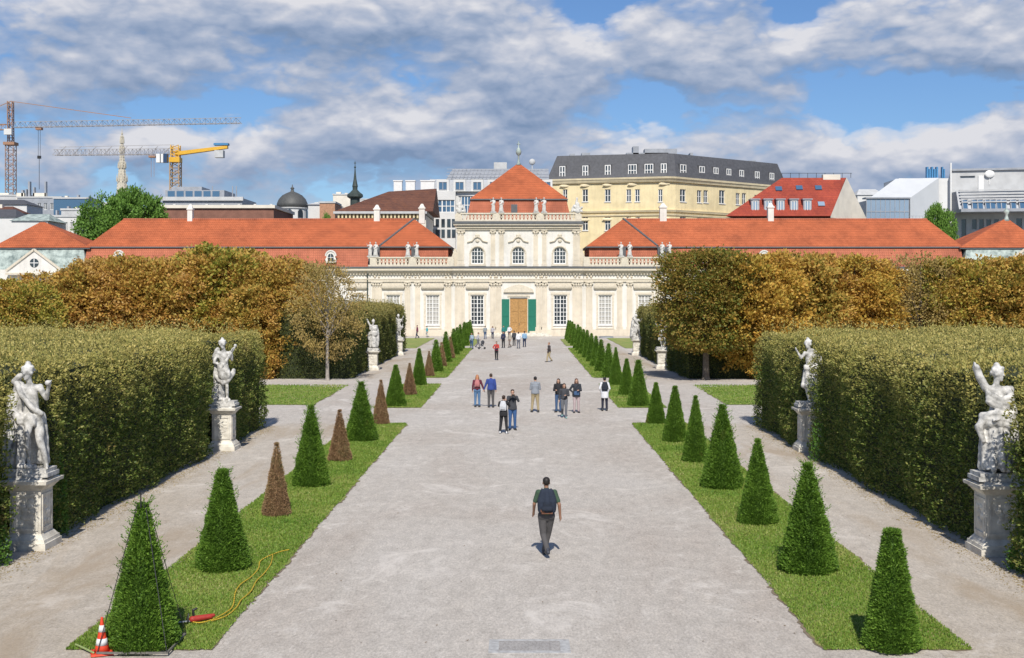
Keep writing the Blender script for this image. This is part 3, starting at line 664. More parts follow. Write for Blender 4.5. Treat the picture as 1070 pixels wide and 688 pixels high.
# end pavilions of the palace
for sg in (-1, 1):
    xa, xb, xc = ((fx(-14), fx(90), (43-544)*179/1300) if sg < 0 else (fx(1007), fx(1100), (1053-544)*179/1300))
    zr = 6+(306-(232 if sg < 0 else 229))*179/1300; ze = EZ-.15
    m_ = MB(); hip(m_, xa, xb, FY+1.5, FY+14, ze, xc-.3, xc+.3, FY+7.5, zr); m_.build('roof', M['roof'], pal)
    m_ = MB(); m_.box(xa+.05, xb-.05, FY+1.6, FY+13.8, ze-.2, ze-.004); m_.build('eave', M['lead'], pal)
    m_ = MB(); m_.hexa([(xa+.2, FY+.6), (xb-.2, FY+.6), (xb-.2, FY+13), (xa+.2, FY+13)], 9.2, [(xa+1, FY+1.8), (xb-1, FY+1.8), (xb-1, FY+12), (xa+1, FY+12)], ze-.21); m_.build('mansard_roof', M['copper'], pal)
    fsec('wall', xa+.3, xb-.3, FY+.4, 0, 9.2, [], M['wall'], 12)
    pc = fx(37) if sg < 0 else fx(1069); hw = 3.7
    m_ = MB(); m_.prism_xz([(pc-hw, 8.6), (pc+hw, 8.6), (pc+hw, 8.9), (pc, 11.75), (pc-hw, 8.9)], FY-.4, FY+1.0); pd = m_.build('pediment', M['wall'], pal)
    m_ = MB(); m_.tube((pc-hw-.2, FY-.45, 9.0), (pc, FY-.45, 11.95), .2, n=4); m_.tube((pc, FY-.45, 11.95), (pc+hw+.2, FY-.45, 9.0), .2, n=4); m_.box(pc-hw-.2, pc+hw+.2, FY-.65, FY-.403, 8.45, 8.75); m_.build('pediment_moulding', M['trim'], pal)
    m_ = MB(Matrix.Translation((pc, FY-.41, 10.1)) @ Matrix.Rotation(R(90), 4, 'X')); m_.lathe([(.62, -.02), (.62, .05)], 0, 0, 20); m_.k = 1; m_.box(-.05, .05, -.6, .6, .052, .08); m_.box(-.6, .6, -.05, .05, .053, .082)
    m_.build('round_window', [M['glass'], M['white']], pal)
    if sg > 0:
        m_ = MB(); m_.lathe([(.5, zr-.3), (.3, zr+.1), (.2, zr+.6), (.4, zr+.9), (.42, zr+1.2), (.1, zr+1.5), (.05, zr+2.1)], xc, FY+7.5, 10); m_.build('finial', M['copper'], pal, smooth=True)
# ------------------------------------------------------------------ city behind the palace
def along(u, A, B):
    """distance from A towards B at which the line is seen at photo column u"""
    k = (u-544)/1300; dx, dy = B[0]-A[0], B[1]-A[1]; t = (k*A[1]-A[0])/(dx-k*dy); return t*math.hypot(dx, dy)
def face(par, A, B, z0, z1, wins, m, depth=.3, name='wall', nx=2, nz=2, fr=None, gl=None, sill=False, bar=.09, t=.1):
    """wall from A to B (seen from the front) with windows (u, v0, v1, width px)"""
    L = math.hypot(B[0]-A[0], B[1]-A[1]); T = Tf(A[0], A[1], math.atan2(B[1]-A[1], B[0]-A[0])); hs = []
    for (u, v0, v1, wpx) in wins:
        s_ = along(u, A, B); Y = A[1]+(B[1]-A[1])*s_/L; za, zb = 6-(v1-306)*Y/1300, 6-(v0-306)*Y/1300; hw = wpx/2*Y/1300*1.0
        hs.append((s_-hw, s_+hw, max(za, z0+.1), min(zb, z1-.1)))
    mb = MB(T); wall_holes(mb, L, z0, z1, hs, depth); o = mb.build(name, m, par)
    for h in hs: window(par, T, *h, nx, nz, fr or M['white'], gl or M['glass'], t, depth-.08, bar, sill)
    return T, L
def shell(par, pts, z0, z1, m, name='wall', roof=True):
    """the other walls and the flat roof of a block: pts run back from the right front corner round to the left front one"""
    mb = MB()
    for a, b in zip(pts[:-1], pts[1:]): mb.quad((*a, z0), (*b, z0), (*b, z1), (*a, z1))
    mb.quad(*[(*p, z1) for p in pts]) if roof else None
    return mb.build(name, m, par)
M['yellow'] = mat('yellow_stucco', (.80, .67, .40), .85, var=.06, scale=.6, streak=.12)
M['yellow_trim'] = mat('yellow_trim', (.76, .65, .43), .85, var=.08, scale=.8)
M['slate'] = mat('slate', (.085, .086, .094), .7, var=.12, scale=2)
M['offwhite'] = mat('offwhite_wall', (.66, .65, .62), .8, var=.05, scale=.3)
M['grey'] = mat('grey_metal', (.33, .345, .37), .5, var=.1, scale=.8)
M['grey_pale'] = mat('concrete', (.52, .52, .51), .8, var=.08, scale=.6)
M['beige'] = mat('beige_wall', (.74, .68, .57), .85, var=.06, scale=.5)
M['brick'] = mat('brick_wall', (.24, .115, .08), .9, var=.12, scale=.8)
M['white_metal'] = mat('white_sheet', (.60, .61, .61), .4, var=.03, scale=.3)

# yellow house on the corner
A, B, Cc, D = (Wp(573, 0, 246)[0], 246), (Wp(697, 0, 240)[0], 240), (Wp(706, 0, 240.6)[0], 240.6), (Wp(821, 0, 262)[0], 262)
yb = thing('corner_house', 'yellow corner house with dark mansard roof rising behind the palace, right of centre', 'building', (A[0], A[1], 0))
ez, tz = 28.0, 33.1
r1, r2 = (198, 211), (227, 241)
fa = [(590.5, 198, 210, 5), (611.5, *r1, 6), (635, *r1, 6), (657, *r1, 5), (666, *r1, 5), (690, *r1, 4.5)]
fa2 = [(u, *r2, w_) for u, _, _, w_ in fa]
face(yb, A, B, 0, ez, fa+fa2, M['yellow'], fr=M['white'], sill=True)
face(yb, B, Cc, 0, ez, [], M['yellow'])
fb = [(713.6, 198, 211, 9), (730.8, 199, 212, 7), (737.5, 199, 212, 7), (754.5, 199, 213, 9), (771, 202, 214, 6.5), (777.5, 202, 214, 6.5), (791, 204, 216, 8), (806, 206, 217, 8)]
face(yb, Cc, D, 0, ez, fb+[(u, v0+29, v1+30, w_) for u, v0, v1, w_ in fb], M['yellow'], fr=M['white'], sill=True)
bk = [D, (D[0]-8, D[1]+16), (A[0]+3, A[1]+22), A]; shell(yb, bk, 0, ez, M['yellow'])
ring = [A, B, Cc, D, bk[1], bk[2]]
def inset(poly, k, cx=None):
    cx = np.mean([p[0] for p in poly]); cy = np.mean([p[1] for p in poly])
    return [(p[0]+(cx-p[0])/math.hypot(cx-p[0], cy-p[1])*k, p[1]+(cy-p[1])/math.hypot(cx-p[0], cy-p[1])*k) for p in poly]
m_ = MB(); m_.hexa(inset(ring, -.3), ez+.35, inset(ring, 1.9), tz); ms = m_.build('mansard_roof', M['slate'], yb)
m_ = MB(); m_.hexa(inset(ring, -1.0), ez, inset(ring, -1.1), ez+.345); m_.hexa(inset(ring, -.5), ez-.6, inset(ring, -.9), ez-.003); m_.build('cornice', M['yellow_trim'], yb)
m_ = MB(); m_.hexa(inset(ring, -.35), 21.6, inset(ring, -.55), 22.0); m_.hexa(inset(ring, -.2), 20.9, inset(ring, -.3), 21.2); m_.build('string_course', M['yellow_trim'], yb)
for (P0, P1, us) in ((A, B, [(587.5, 5.5), (611.5, 5.5), (635, 5.5), (660.7, 8), (678, 8), (693.5, 5.5)]), (Cc, D, [(714.4, 5), (734, 4.6), (748.6, 4.2), (762, 4), (775.4, 4), (791.7, 4), (807, 4)])):
    L = math.hypot(P1[0]-P0[0], P1[1]-P0[1]); T = Tf(P0[0], P0[1], math.atan2(P1[1]-P0[1], P1[0]-P0[0]))
    for u, wpx in us:
        s_ = along(u, P0, P1); Y = P0[1]+(P1[1]-P0[1])*s_/L; hw = wpx/2*Y/1300*(1.15 if P0 is A else 1.8)
        f = MB(T); f.box(s_-hw-.12, s_+hw+.12, .2, 2.0, ez+.5, ez+3.1); dd = f.build('dormer', M['slate'], yb)
        window(dd, T, s_-hw, s_+hw, ez+.55, ez+2.95, 3 if wpx > 7 else 2, 2, M['white'], M['glass'], .16, .19-.2+.14, .14)
m_ = MB()
for u, w_, h_ in ((598, 5, .7), (612, 9, .9), (676, 44, .9), (664, 6, 2.2), (690, 34, 1.7), (722, 3, .9), (745, 5, .5), (785, 8, .4)):
    yy_ = 250 if u < 740 else 260; x = (u-544)*yy_/1300; m_.box(x-w_*.095, x+w_*.095, yy_-1, yy_+2, tz-.02, tz+h_)
m_.build('roof_equipment', M['grey'], yb)
orn = MB()
for u in (590, 611.5, 635, 661, 694):
    s_ = along(u, A, B); t = s_/math.hypot(B[0]-A[0], B[1]-A[1]); x, y = A[0]+(B[0]-A[0])*t, A[1]+(B[1]-A[1])*t
    orn.ell((x, y-.15, 27.0), (1.1, .2, .3), 8, 5); orn.ell((x, y-.15, 20.3), (1.2, .2, .3), 8, 5); orn.build('stucco_ornament', M['yellow_trim'], yb); orn = MB()

# white office house with ribbon windows, left of the centre roof
Y0 = 225; wb = thing('office_block', 'white office block with blue ribbon windows and grey curved roof behind the palace centre', 'building', (Wp(445, 0, Y0)[0], Y0, 0))
A, B = (Wp(443.5, 0, Y0)[0], Y0), (Wp(476, 0, Y0)[0], Y0); A2 = (Wp(476, 0, Y0)[0], Y0+1); B2 = (Wp(574, 0, Y0)[0], Y0+1)
zt = 6+(306-200)*Y0/1300; face(wb, A, B, 0, zt, [(462, 209, 222, 26)], M['offwhite'], nx=6, nz=2, gl=M['glass_blue'], bar=.14)
T, L = Tf(A[0], A[1]), 0
lowm = [(u, 229, 238, 4) for u in (451, 457, 463, 469)]
mbw = MB()
for u in (451.5, 457, 463, 469, 474):
    for v in (229, 240):
        x, z = Wp(u, v, Y0-.2)
        f = MB(); f.box(x-.32, x+.32, Y0-.16, Y0-.02, z-1.4, z); f.build('window', M['glass'], wb)
face(wb, A2, B2, 0, zt, [(487, 205, 224, 16), (510, 205, 224, 20), (535, 205, 224, 20), (562, 205, 220, 14)], M['offwhite'], nx=5, nz=2, gl=M['glass_blue'], bar=.14)
shell(wb, [(B2[0], Y0+1), (B2[0], Y0+18), (A[0], Y0+18), A], 0, zt, M['offwhite'])
m_ = MB(); x0, x1 = A[0]+.8, B2[0]; zz = zt
m_.hexa([(x0, Y0+1.2), (x1, Y0+1.2), (x1, Y0+17), (x0, Y0+17)], zz, [(x0, Y0+2.5), (x1, Y0+2.5), (x1, Y0+15), (x0, Y0+15)], zz+2.4)
m_.hexa([(x0+3, Y0+2.4), (x1, Y0+2.4), (x1, Y0+15), (x0+3, Y0+15)], zz+2.42, [(x0+4, Y0+6), (x1, Y0+6), (x1, Y0+12), (x0+4, Y0+12)], zz+4.6)
for k in range(24): m_.tube((x0+4+k*.7, Y0+2.3, zz+2.5), (x0+4.5+k*.7, Y0+6, zz+4.65), .05, n=4)
for k in range(3): m_.tube((x0+3, Y0+2.6+k*1.2, zz+3.1+k*.7), (x1, Y0+2.6+k*1.2, zz+3.1+k*.7), .07, n=4)
m_.build('roof', M['grey'], wb)
for u in (462.5, 480, 498.5, 516, 560, 571):
    x = (u-544)*Y0/1300; f = MB(); f.box(x-1.1, x+1.1, Y0+.7, Y0+3, zt+.05, zt+2.2); dd = f.build('dormer', M['offwhite'], wb)
    window(dd, Tf(0, Y0+.7), x-.75, x+.75, zt+.3, zt+1.75, 2, 1, M['grey'], M['glass_blue'], .08, -.05, .08)
m_ = MB(); xx, zz2 = Wp(523, 171, Y0+8); m_.box(xx-1.2, xx+1.2, Y0+6, Y0+8, zt+4, zz2); xx, zz2 = Wp(556, 170, Y0+8); m_.ell((xx, Y0+7, zz2), (.6, .5, .6)); m_.tube((xx, Y0+7, zt+4), (xx, Y0+7, zz2), .1); m_.build('roof_equipment', M['grey_pale'], wb)

# brown hipped roof house with cream brackets
Y0 = 205; bb = thing('hipped_roof_house', 'broad house with brown tiled hip roof and yellow bracketed eaves left of the office block', 'building', (Wp(400, 0, Y0)[0], Y0, 0))
x0, x1 = Wp(349, 0, Y0)[0], Wp(446, 0, Y0)[0]; ze = 6+(306-221)*Y0/1300; zr = 6+(306-198.5)*(Y0+9)/1300
m_ = MB(); m_.box(x0+.8, x1-.2, Y0+.8, Y0+18, 0, ze-.6); m_.build('wall', M['beige'], bb)
m_ = MB(); m_.add([(x0, Y0, ze), (x1+1, Y0, ze), (x1+1, Y0+18, ze), (x0, Y0+18, ze), (Wp(406, 0, Y0+9)[0], Y0+9, zr-.3), (x1+1, Y0+9, zr+.2)], [(0, 1, 5, 4), (1, 2, 5), (2, 3, 4, 5), (3, 0, 4), (3, 2, 1, 0)]); rf = m_.build('roof', M['roof_brown'], bb)
m_ = MB(); m_.box(x0-.1, x1, Y0-.2, Y0+17, ze-.4, ze-.01); m_.build('gutter', M['grey_pale'], bb)
m_ = MB(); x = x0+.6
while x < x1-.5: m_.box(x, x+.28, Y0+.1, Y0+.75, ze-1.1, ze-.404); x += .62
m_.build('bracket', M['yellow'], bb)
m_ = MB(); x = x0+.5; m_.box(x0+.5, x1-.3, Y0+.77, Y0+.797, ze-1.3, ze-.42); m_.build('frieze', M['yellow_trim'], bb)
for u, w_ in ((416, 9), (429, 10), (447, 15)):
    x = (u-544)*(Y0+12)/1300; z = 6+(306-190)*(Y0+12)/1300; f = MB(); f.box(x-w_*.08, x+w_*.08, Y0+11.5, Y0+12.5, zr-2, z); f.box(x-w_*.08-.1, x+w_*.08+.1, Y0+11.4, Y0+12.6, z+.003, z+.2); f.build('chimney', M['white'], rf) if False else f.build('chimney', M['white'], bb)
# dome
Y0 = 300; X, _ = Wp(305.5, 0, Y0); dz = lambda v: 6-(v-306)*Y0/1300; r = 16.3*Y0/1300
dt = thing('domed_church', 'white drum with round windows under a dark pointed dome beyond the left wing', 'church', (X, Y0, 0))
m_ = MB(); m_.lathe([(r*.95, 0), (r*.95, dz(219)), (r*1.02, dz(218.7)), (r*1.04, dz(217.5))], X, Y0, 24); m_.build('drum', M['offwhite'], dt, smooth=False)
m_ = MB(); m_.lathe([(r*1.02, dz(217.4)), (r*.98, dz(213)), (r*.86, dz(208.5)), (r*.64, dz(204.5)), (r*.36, dz(202)), (r*.12, dz(200.4)), (r*.08, dz(198)), (r*.14, dz(197)), (r*.04, dz(195.6)), (.06, dz(193))], X, Y0, 24); m_.build('dome', M['dome'], dt, smooth=True)
for k in range(-2, 3):
    an = R(-90+k*42); xx, yy = X+r*.95*math.cos(an), Y0+r*.95*math.sin(an); f = MB(Matrix.Translation((xx, yy, dz(226))) @ Matrix.Rotation(an+R(90), 4, 'Z'))
    f.prism_xz([(-.65, -.5), (.65, -.5), (.65, .9), (.4, 1.3), (0, 1.5), (-.4, 1.3), (-.65, .9)], -.1, .12); f.build('window', M['glass'], dt)
# small onion spire
Y0 = 310; X, _ = Wp(371, 0, Y0); dz = lambda v: 6-(v-306)*Y0/1300; p = Y0/1300
sp = thing('onion_spire', 'slender dark green onion spire rising above the brown roofed house', 'church tower', (X, Y0, 0))
m_ = MB(); m_.lathe([(5*p, 0), (5*p, dz(208)), (6*p, dz(207.6)), (8.4*p, dz(206)), (8.2*p, dz(203.5)), (5*p, dz(201)), (2.6*p, dz(198.5)), (2.6*p, dz(196)), (3*p, dz(195)), (1.6*p, dz(188)), (.8*p, dz(180)), (.5*p, dz(176)), (1.2*p, dz(175)), (.4*p, dz(173.5)), (.25*p, dz(168.5))], X, Y0, 12); m_.build('spire', M['copper_dark'], sp)
m_ = MB(); m_.box(X-.35*p*3, X+.35*p*3, Y0-.1, Y0+.1, dz(171), dz(170.2)); m_.build('cross', M['copper_dark'], sp)
# cathedral spire
Y0 = 900; X, _ = Wp(127.5, 0, Y0); p = Y0/1300; dz = lambda v: 6-(v-306)*p
M['spire'] = mat('sandstone', (.55, .50, .40), .9, var=.12, scale=.4)
cs = thing('cathedral_tower', 'pale gothic cathedral spire behind the two cranes', 'church tower', (X, Y0, 0))
prof = [(6*p, 0), (6*p, dz(202)), (5.2*p, dz(196)), (4.4*p, dz(188))]
m_ = MB(); m_.lathe(prof+[(3.6*p, dz(180)), (2.6*p, dz(168)), (1.7*p, dz(156)), (1.0*p, dz(146)), (.5*p, dz(139)), (.25*p, dz(134))], X, Y0, 8)
for v in range(140, 204, 3):
    rr = np.interp(v, [134, 146, 156, 168, 180, 190, 204], [.3, 1.0, 1.7, 2.6, 3.6, 4.6, 5.8])*p
    for k in range(8):
        an = k*math.pi/4; m_.ell((X+rr*math.cos(an), Y0+rr*math.sin(an), dz(v)), (.35, .35, .9), 5, 4)
for v, rr in ((190, 5.2), (176, 3.8), (160, 2.4), (150, 1.8)):
    for k in range(8):
        an = (k+.5)*math.pi/4; x, y = X+rr*p*math.cos(an), Y0+rr*p*math.sin(an); m_.lathe([(.5, dz(v)), (.45, dz(v-3)), (.05, dz(v-8))], x, y, 5)
m_.build('spire', M['spire'], cs)

# red roofed house with white gable
Y0 = 225; rb = thing('red_roofed_house', 'house with steep red roof, dormers and cream gable, right of the yellow house', 'building', (Wp(830, 0, Y0)[0], Y0, 0))
P = lambda u, v, Y: (Wp(u, v, Y)[0], Y, Wp(u, v, Y)[1])
zE = P(0, 226, Y0)[2]; ridgeY = Y0+6; zR = P(0, 186, ridgeY)[2]; xl, xr_ = P(758, 0, Y0)[0], P(868, 0, Y0)[0]; xg = P(906, 0, Y0+11)[0]
m_ = MB(); rl, rr_ = P(817, 0, ridgeY)[0], P(884, 0, ridgeY)[0]
m_.add([(xl, Y0, zE), (xr_, Y0, zE), (rr_, ridgeY, zR), (rl, ridgeY, zR), (xg, Y0+11, zE), (xl+4, Y0+11, zE)], [(0, 1, 2, 3), (2, 4, 5, 3), (3, 5, 0)]); m_.add([(xl, Y0, zE-.3), (xr_, Y0, zE-.3), (xg, Y0+11, zE-.3), (xl+4, Y0+11, zE-.3)], [(3, 2, 1, 0)]); rr0 = m_.build('roof', M['roof_red'], rb)
m_ = MB(); m_.add([(xr_, Y0+.1, 0), (xg, Y0+11, 0), (xg, Y0+11, zE), (rr_+.1, ridgeY, zR+.1), (xr_, Y0+.1, zE)], [(0, 1, 2, 3, 4)]); m_.box(xl+.5, xr_-.05, Y0+.6, Y0+8, 0, zE-.31); m_.build('wall', M['beige'], rb)
M['glass_sky'] = glassmat('glass_sky', (.25, .33, .42), .15)
for u in (789, 802.5, 815.5, 829.5, 843.5):
    x = P(u, 0, Y0+1.2)[0]; z = P(0, 221, Y0+1.2)[2]; f = MB(); f.box(x-.75, x+.75, Y0+1.0, Y0+3.0, z-.4, z+2.1); f.box(x-.9, x+.9, Y0+.8, Y0+3.1, z+2.103, z+2.3); dd = f.build('dormer', M['grey'], rb)
    window(dd, Tf(0, Y0+1), x-.5, x+.5, z-.1, z+1.9, 2, 1, M['white'], M['glass_sky'], .1, -.04, .08)
for u, v in ((813.5, 198), (835, 197), (855, 197), (858, 214), (790, 212)):
    t_ = (226-v)/40; Yq = Y0+6*t_; x, _, z = P(u, v, Yq); f = MB(Matrix.Translation((x, Yq-.1, z+.1)) @ Matrix.Rotation(math.atan2(zR-zE, 6), 4, 'X')); f.box(-.6, .6, -.5, .5, -.05, .12)
    if v != 212: f.build('skylight', M['glass_blue'] if v != 214 else M['glass_sky'], rb)
m_ = MB(); x, z = Wp(868, 185, ridgeY+.5); m_.box(x-1.6, x+1.6, ridgeY-.3, ridgeY+.9, zR-1, zR+.6); m_.build('chimney', M['beige'], rb)
rl2 = MB()
for k in range(9): rl2.tube((rl+k*1.6, ridgeY, zR), (rl+k*1.6, ridgeY, zR+.9), .05, n=4)
rl2.tube((rl, ridgeY, zR+.85), (rl+13, ridgeY, zR+.85), .05, n=4); rl2.build('roof_railing', M['black'], rb)

# white angular house with glass box
Y0 = 275; ab = thing('angular_white_house', 'white angular house with slanted roof and glass box beside the red roof', 'building', (Wp(940, 0, Y0)[0], Y0, 0))
q = [P(906, 209, Y0), P(951, 209, Y0), P(981, 186, Y0+8), P(936, 187, Y0+8)]
m_ = MB(); m_.quad(q[0], P(951, 207, Y0), q[2], q[3]); m_.quad(P(951, 207, Y0), (q[1][0], Y0, 0), (q[2][0], Y0+8, 0), q[2]); m_.quad(q[3], q[2], (q[2][0]+3, Y0+20, q[2][2]), (q[3][0]+3, Y0+20, q[3][2])); m_.build('roof', M['white_metal'], ab)
m_ = MB(); m_.box(q[0][0], q[1][0]-.1, Y0+.5, Y0+20, 0, q[0][2]-.1); m_.box(q[1][0], q[2][0]+3, Y0+8.2, Y0+20, 0, q[2][2]-.1); m_.build('wall', M['offwhite'], ab)
gx0, gx1 = P(905, 0, Y0-2)[0], P(950, 0, Y0-2)[0]; z0_, z1_ = P(0, 226, Y0)[2]-2, P(0, 208.5, Y0)[2]
window(ab, Tf(0, Y0-2.2), gx0, gx1, z0_, z1_, 9, 2, M['grey'], M['glass_sky'], .14, .1, .14)
m_ = MB(); m_.box(gx0-.2, gx1+.2, Y0-2.4, Y0+.4, z1_+.003, z1_+.3); m_.box(gx0, gx1, Y0-1.9, Y0+.4, 0, z0_); m_.build('canopy', M['grey'], ab)
m_ = MB()
for k in range(14): m_.tube((gx1+k*.75, Y0-2, z0_), (gx1+k*.75, Y0-2, z0_+1.9), .04, n=4)
m_.tube((gx1, Y0-2, z0_+1.9), (gx1+10, Y0-2, z0_+1.9), .05, n=4); m_.box(gx1, gx1+10, Y0-2.1, Y0+8, 0, z0_-.1); m_.build('terrace_railing', M['grey'], ab)
M['sign_blue'] = mat('sign_blue', (.06, .22, .42), .5, var=.1)
for x0u, x1u in ((968.5, 981), (984.5, 988)):
    x0, x1 = P(x0u, 0, Y0+12)[0], P(x1u, 0, Y0+12)[0]; z0, z1 = P(0, 186, Y0+12)[2], P(0, 174.5, Y0+12)[2]
    m_ = MB(); n = 5 if x1-x0 > 1 else 2
    for k in range(n): m_.box(x0+(x1-x0)*k/n, x0+(x1-x0)*(k+.72)/n, Y0+12, Y0+13, z0, z1-(.5 if k % 2 else 0))
    m_.build('rooftop_screen', M['sign_blue'], ab)
m_ = MB(); m_.box(P(984, 0, Y0+9)[0], P(994, 0, Y0+9)[0], Y0+9, Y0+14, 0, P(0, 189, Y0+9)[2]); m_.build('wall', M['offwhite'], ab)

# grey modern building at the right edge
Y0 = 215; gb = thing('grey_office_block', 'grey modern block with slatted balcony and slanted windows at the right edge', 'building', (Wp(1030, 0, Y0)[0], Y0, 0))
A, B = (Wp(994, 0, Y0)[0], Y0), (Wp(1115, 0, Y0-4)[0], Y0-4); zt = P(0, 179, Y0)[2]
uw_ = [(1007, 229, 250, 5), (1018, 229, 240, 5), (1025.5, 229, 240, 5), (1033, 229, 240, 5), (1041, 229, 240, 5), (1065, 228, 240, 6)]
face(gb, A, B, 0, zt, uw_+[(1011, 184, 186.5, 15)], M['grey_pale'], nx=1, nz=1, gl=M['glass'], fr=M['grey'])
shell(gb, [B, (B[0], Y0+20), (Wp(990, 0, Y0+20)[0], Y0+20), A], 0, zt, M['grey'])
m_ = MB(); m_.box(A[0]-.2, B[0], Y0-4.6, Y0+.1, zt+.003, zt+.35) if False else m_.hexa([(A[0]-.2, Y0-.3), (B[0], Y0-4.4), (B[0], Y0+19), (Wp(991, 0, Y0+19)[0], Y0+19)], zt+.003, [(A[0]-.2, Y0-.3), (B[0], Y0-4.4), (B[0], Y0+19), (Wp(991, 0, Y0+19)[0], Y0+19)], zt+.35); m_.build('roof_edge', M['grey'], gb)
x0 = P(1000, 0, Y0-3)[0]; x1 = P(1115, 0, Y0-6)[0]; zb, ztp = P(0, 222, Y0-4)[2], P(0, 196, Y0-4)[2]
m_ = MB(); m_.hexa([(x0, Y0-5), (x1, Y0-8), (x1, Y0-4.2), (x0, Y0-.1)], zb, [(x0, Y0-5), (x1, Y0-8), (x1, Y0-4.2), (x0, Y0-.1)], zb+.5)
m_.hexa([(x0, Y0-4), (x1, Y0-7), (x1, Y0-4.2), (x0, Y0-.1)], zb+.503, [(x0, Y0-2.6), (x1, Y0-5.8), (x1, Y0-4.2), (x0, Y0-.1)], ztp-.6); bal = m_.build('balcony', M['grey'], gb)
m_ = MB()
for k in range(5): m_.hexa([(x0+.3, Y0-4.2+.25*k), (x1, Y0-7.2+.25*k), (x1, Y0-7.0+.25*k), (x0+.3, Y0-4.0+.25*k)], ztp-2.6+.52*k, [(x0+.3, Y0-4.2+.25*k), (x1, Y0-7.2+.25*k), (x1, Y0-7.0+.25*k), (x0+.3, Y0-4.0+.25*k)], ztp-2.42+.52*k)
m_.build('sun_slats', M['grey_pale'], gb)
for u in (1008.5, 1018.5, 1024.5, 1032.5, 1037.5, 1044, 1049, 1059, 1068):
    t_ = (u-1000)/115; Yw = Y0-3.95-3*t_; x, z = Wp(u, 215.5, Yw); f = MB(Matrix.Translation((x, Yw-.12, z-.6)) @ Matrix.Rotation(R(-14), 4, 'X')); f.box(-.5, .5, -.12, .0, 0, 1.75); w1 = f.build('window', M['grey'], gb)
    f = MB(Matrix.Translation((x, Yw-.12, z-.6)) @ Matrix.Rotation(R(-14), 4, 'X')); f.box(-.36, .36, -.15, -.123, .14, 1.6); f.build('pane', M['glass_blue'], w1)
m_ = MB(); x, z = Wp(1022, 190, Y0-1); m_.box(x, x+.9, Y0-1.2, Y0-.5, z-2.5, z+1.0); 
m_.build('roof_door', M['white'], gb)
m_ = MB(); x, z = Wp(1034, 182, Y0-1.5); m_.ell((x, Y0-1.6, z), (.85, .2, .65), 14, 8); m_.tube((x, Y0-1.4, z-1.8), (x, Y0-1.4, z), .06); m_.build('satellite_dish', M['white'], gb)
m_ = MB(); x, z = Wp(993.3, 170.5, Y0-.5); m_.tube((x, Y0-.6, 5), (x, Y0-.6, z), .16, n=8); m_.build('flue', M['white'], gb)

# flat brick building behind the left wing
Y0 = 235; fb_ = thing('flat_brick_block', 'long flat brown brick block behind the left wing roof', 'building', (Wp(230, 0, Y0)[0], Y0, 0))
x0, x1 = Wp(158, 0, Y0)[0], Wp(286, 0, Y0)[0]; zt = Wp(0, 214.5, Y0)[1]
m_ = MB(); m_.box(x0, x1, Y0, Y0+20, 0, zt-.6); m_.build('wall', M['brick'], fb_); m_ = MB(); m_.box(x0-.3, x1+.3, Y0-.4, Y0+20.3, zt-.597, zt); m_.build('parapet', M['beige'], fb_)
m_ = MB()
for k in range(7): m_.box(x0+3+k*3.1, x0+3.5+k*3.1, Y0+4, Y0+4.5, zt+.003, zt+.5)
m_.build('roof_vent', M['grey_pale'], fb_)
Y0 = 262; tb = thing('terraced_office', 'grey office with glazed roof terrace under the yellow crane', 'building', (Wp(210, 0, Y0)[0], Y0, 0))
x0, x1 = Wp(170, 0, Y0)[0], Wp(253, 0, Y0)[0]; z1 = Wp(0, 207, Y0)[1]
m_ = MB(); m_.box(x0, x1, Y0, Y0+14, 0, z1); m_.box(x0, Wp(232, 0, Y0)[0], Y0+2, Y0+12, z1+.003, z1+1.8); m_.box(x0+1, Wp(207, 0, Y0)[0], Y0+3, Y0+10, z1+1.81, z1+2.6); m_.build('wall', M['grey'], tb)
m_ = MB(); m_.box(x0-.4, x1+.3, Y0-.5, Y0-.003, z1-.6, z1+.2); m_.build('parapet', M['grey_pale'], tb)
for k in range(6): f = MB(); f.box(x0+.5+k*1.9, x0+2.0+k*1.9, Y0+1.9, Y0+1.997, z1+.3, z1+1.6); f.build('window', M['glass_blue'], tb)
m_ = MB()
for u in (243, 247, 222): x = Wp(u, 0, Y0+6)[0]; m_.tube((x, Y0+6, z1), (x, Y0+6, z1+3.0), .12)
m_.build('antenna', M['grey'], tb)

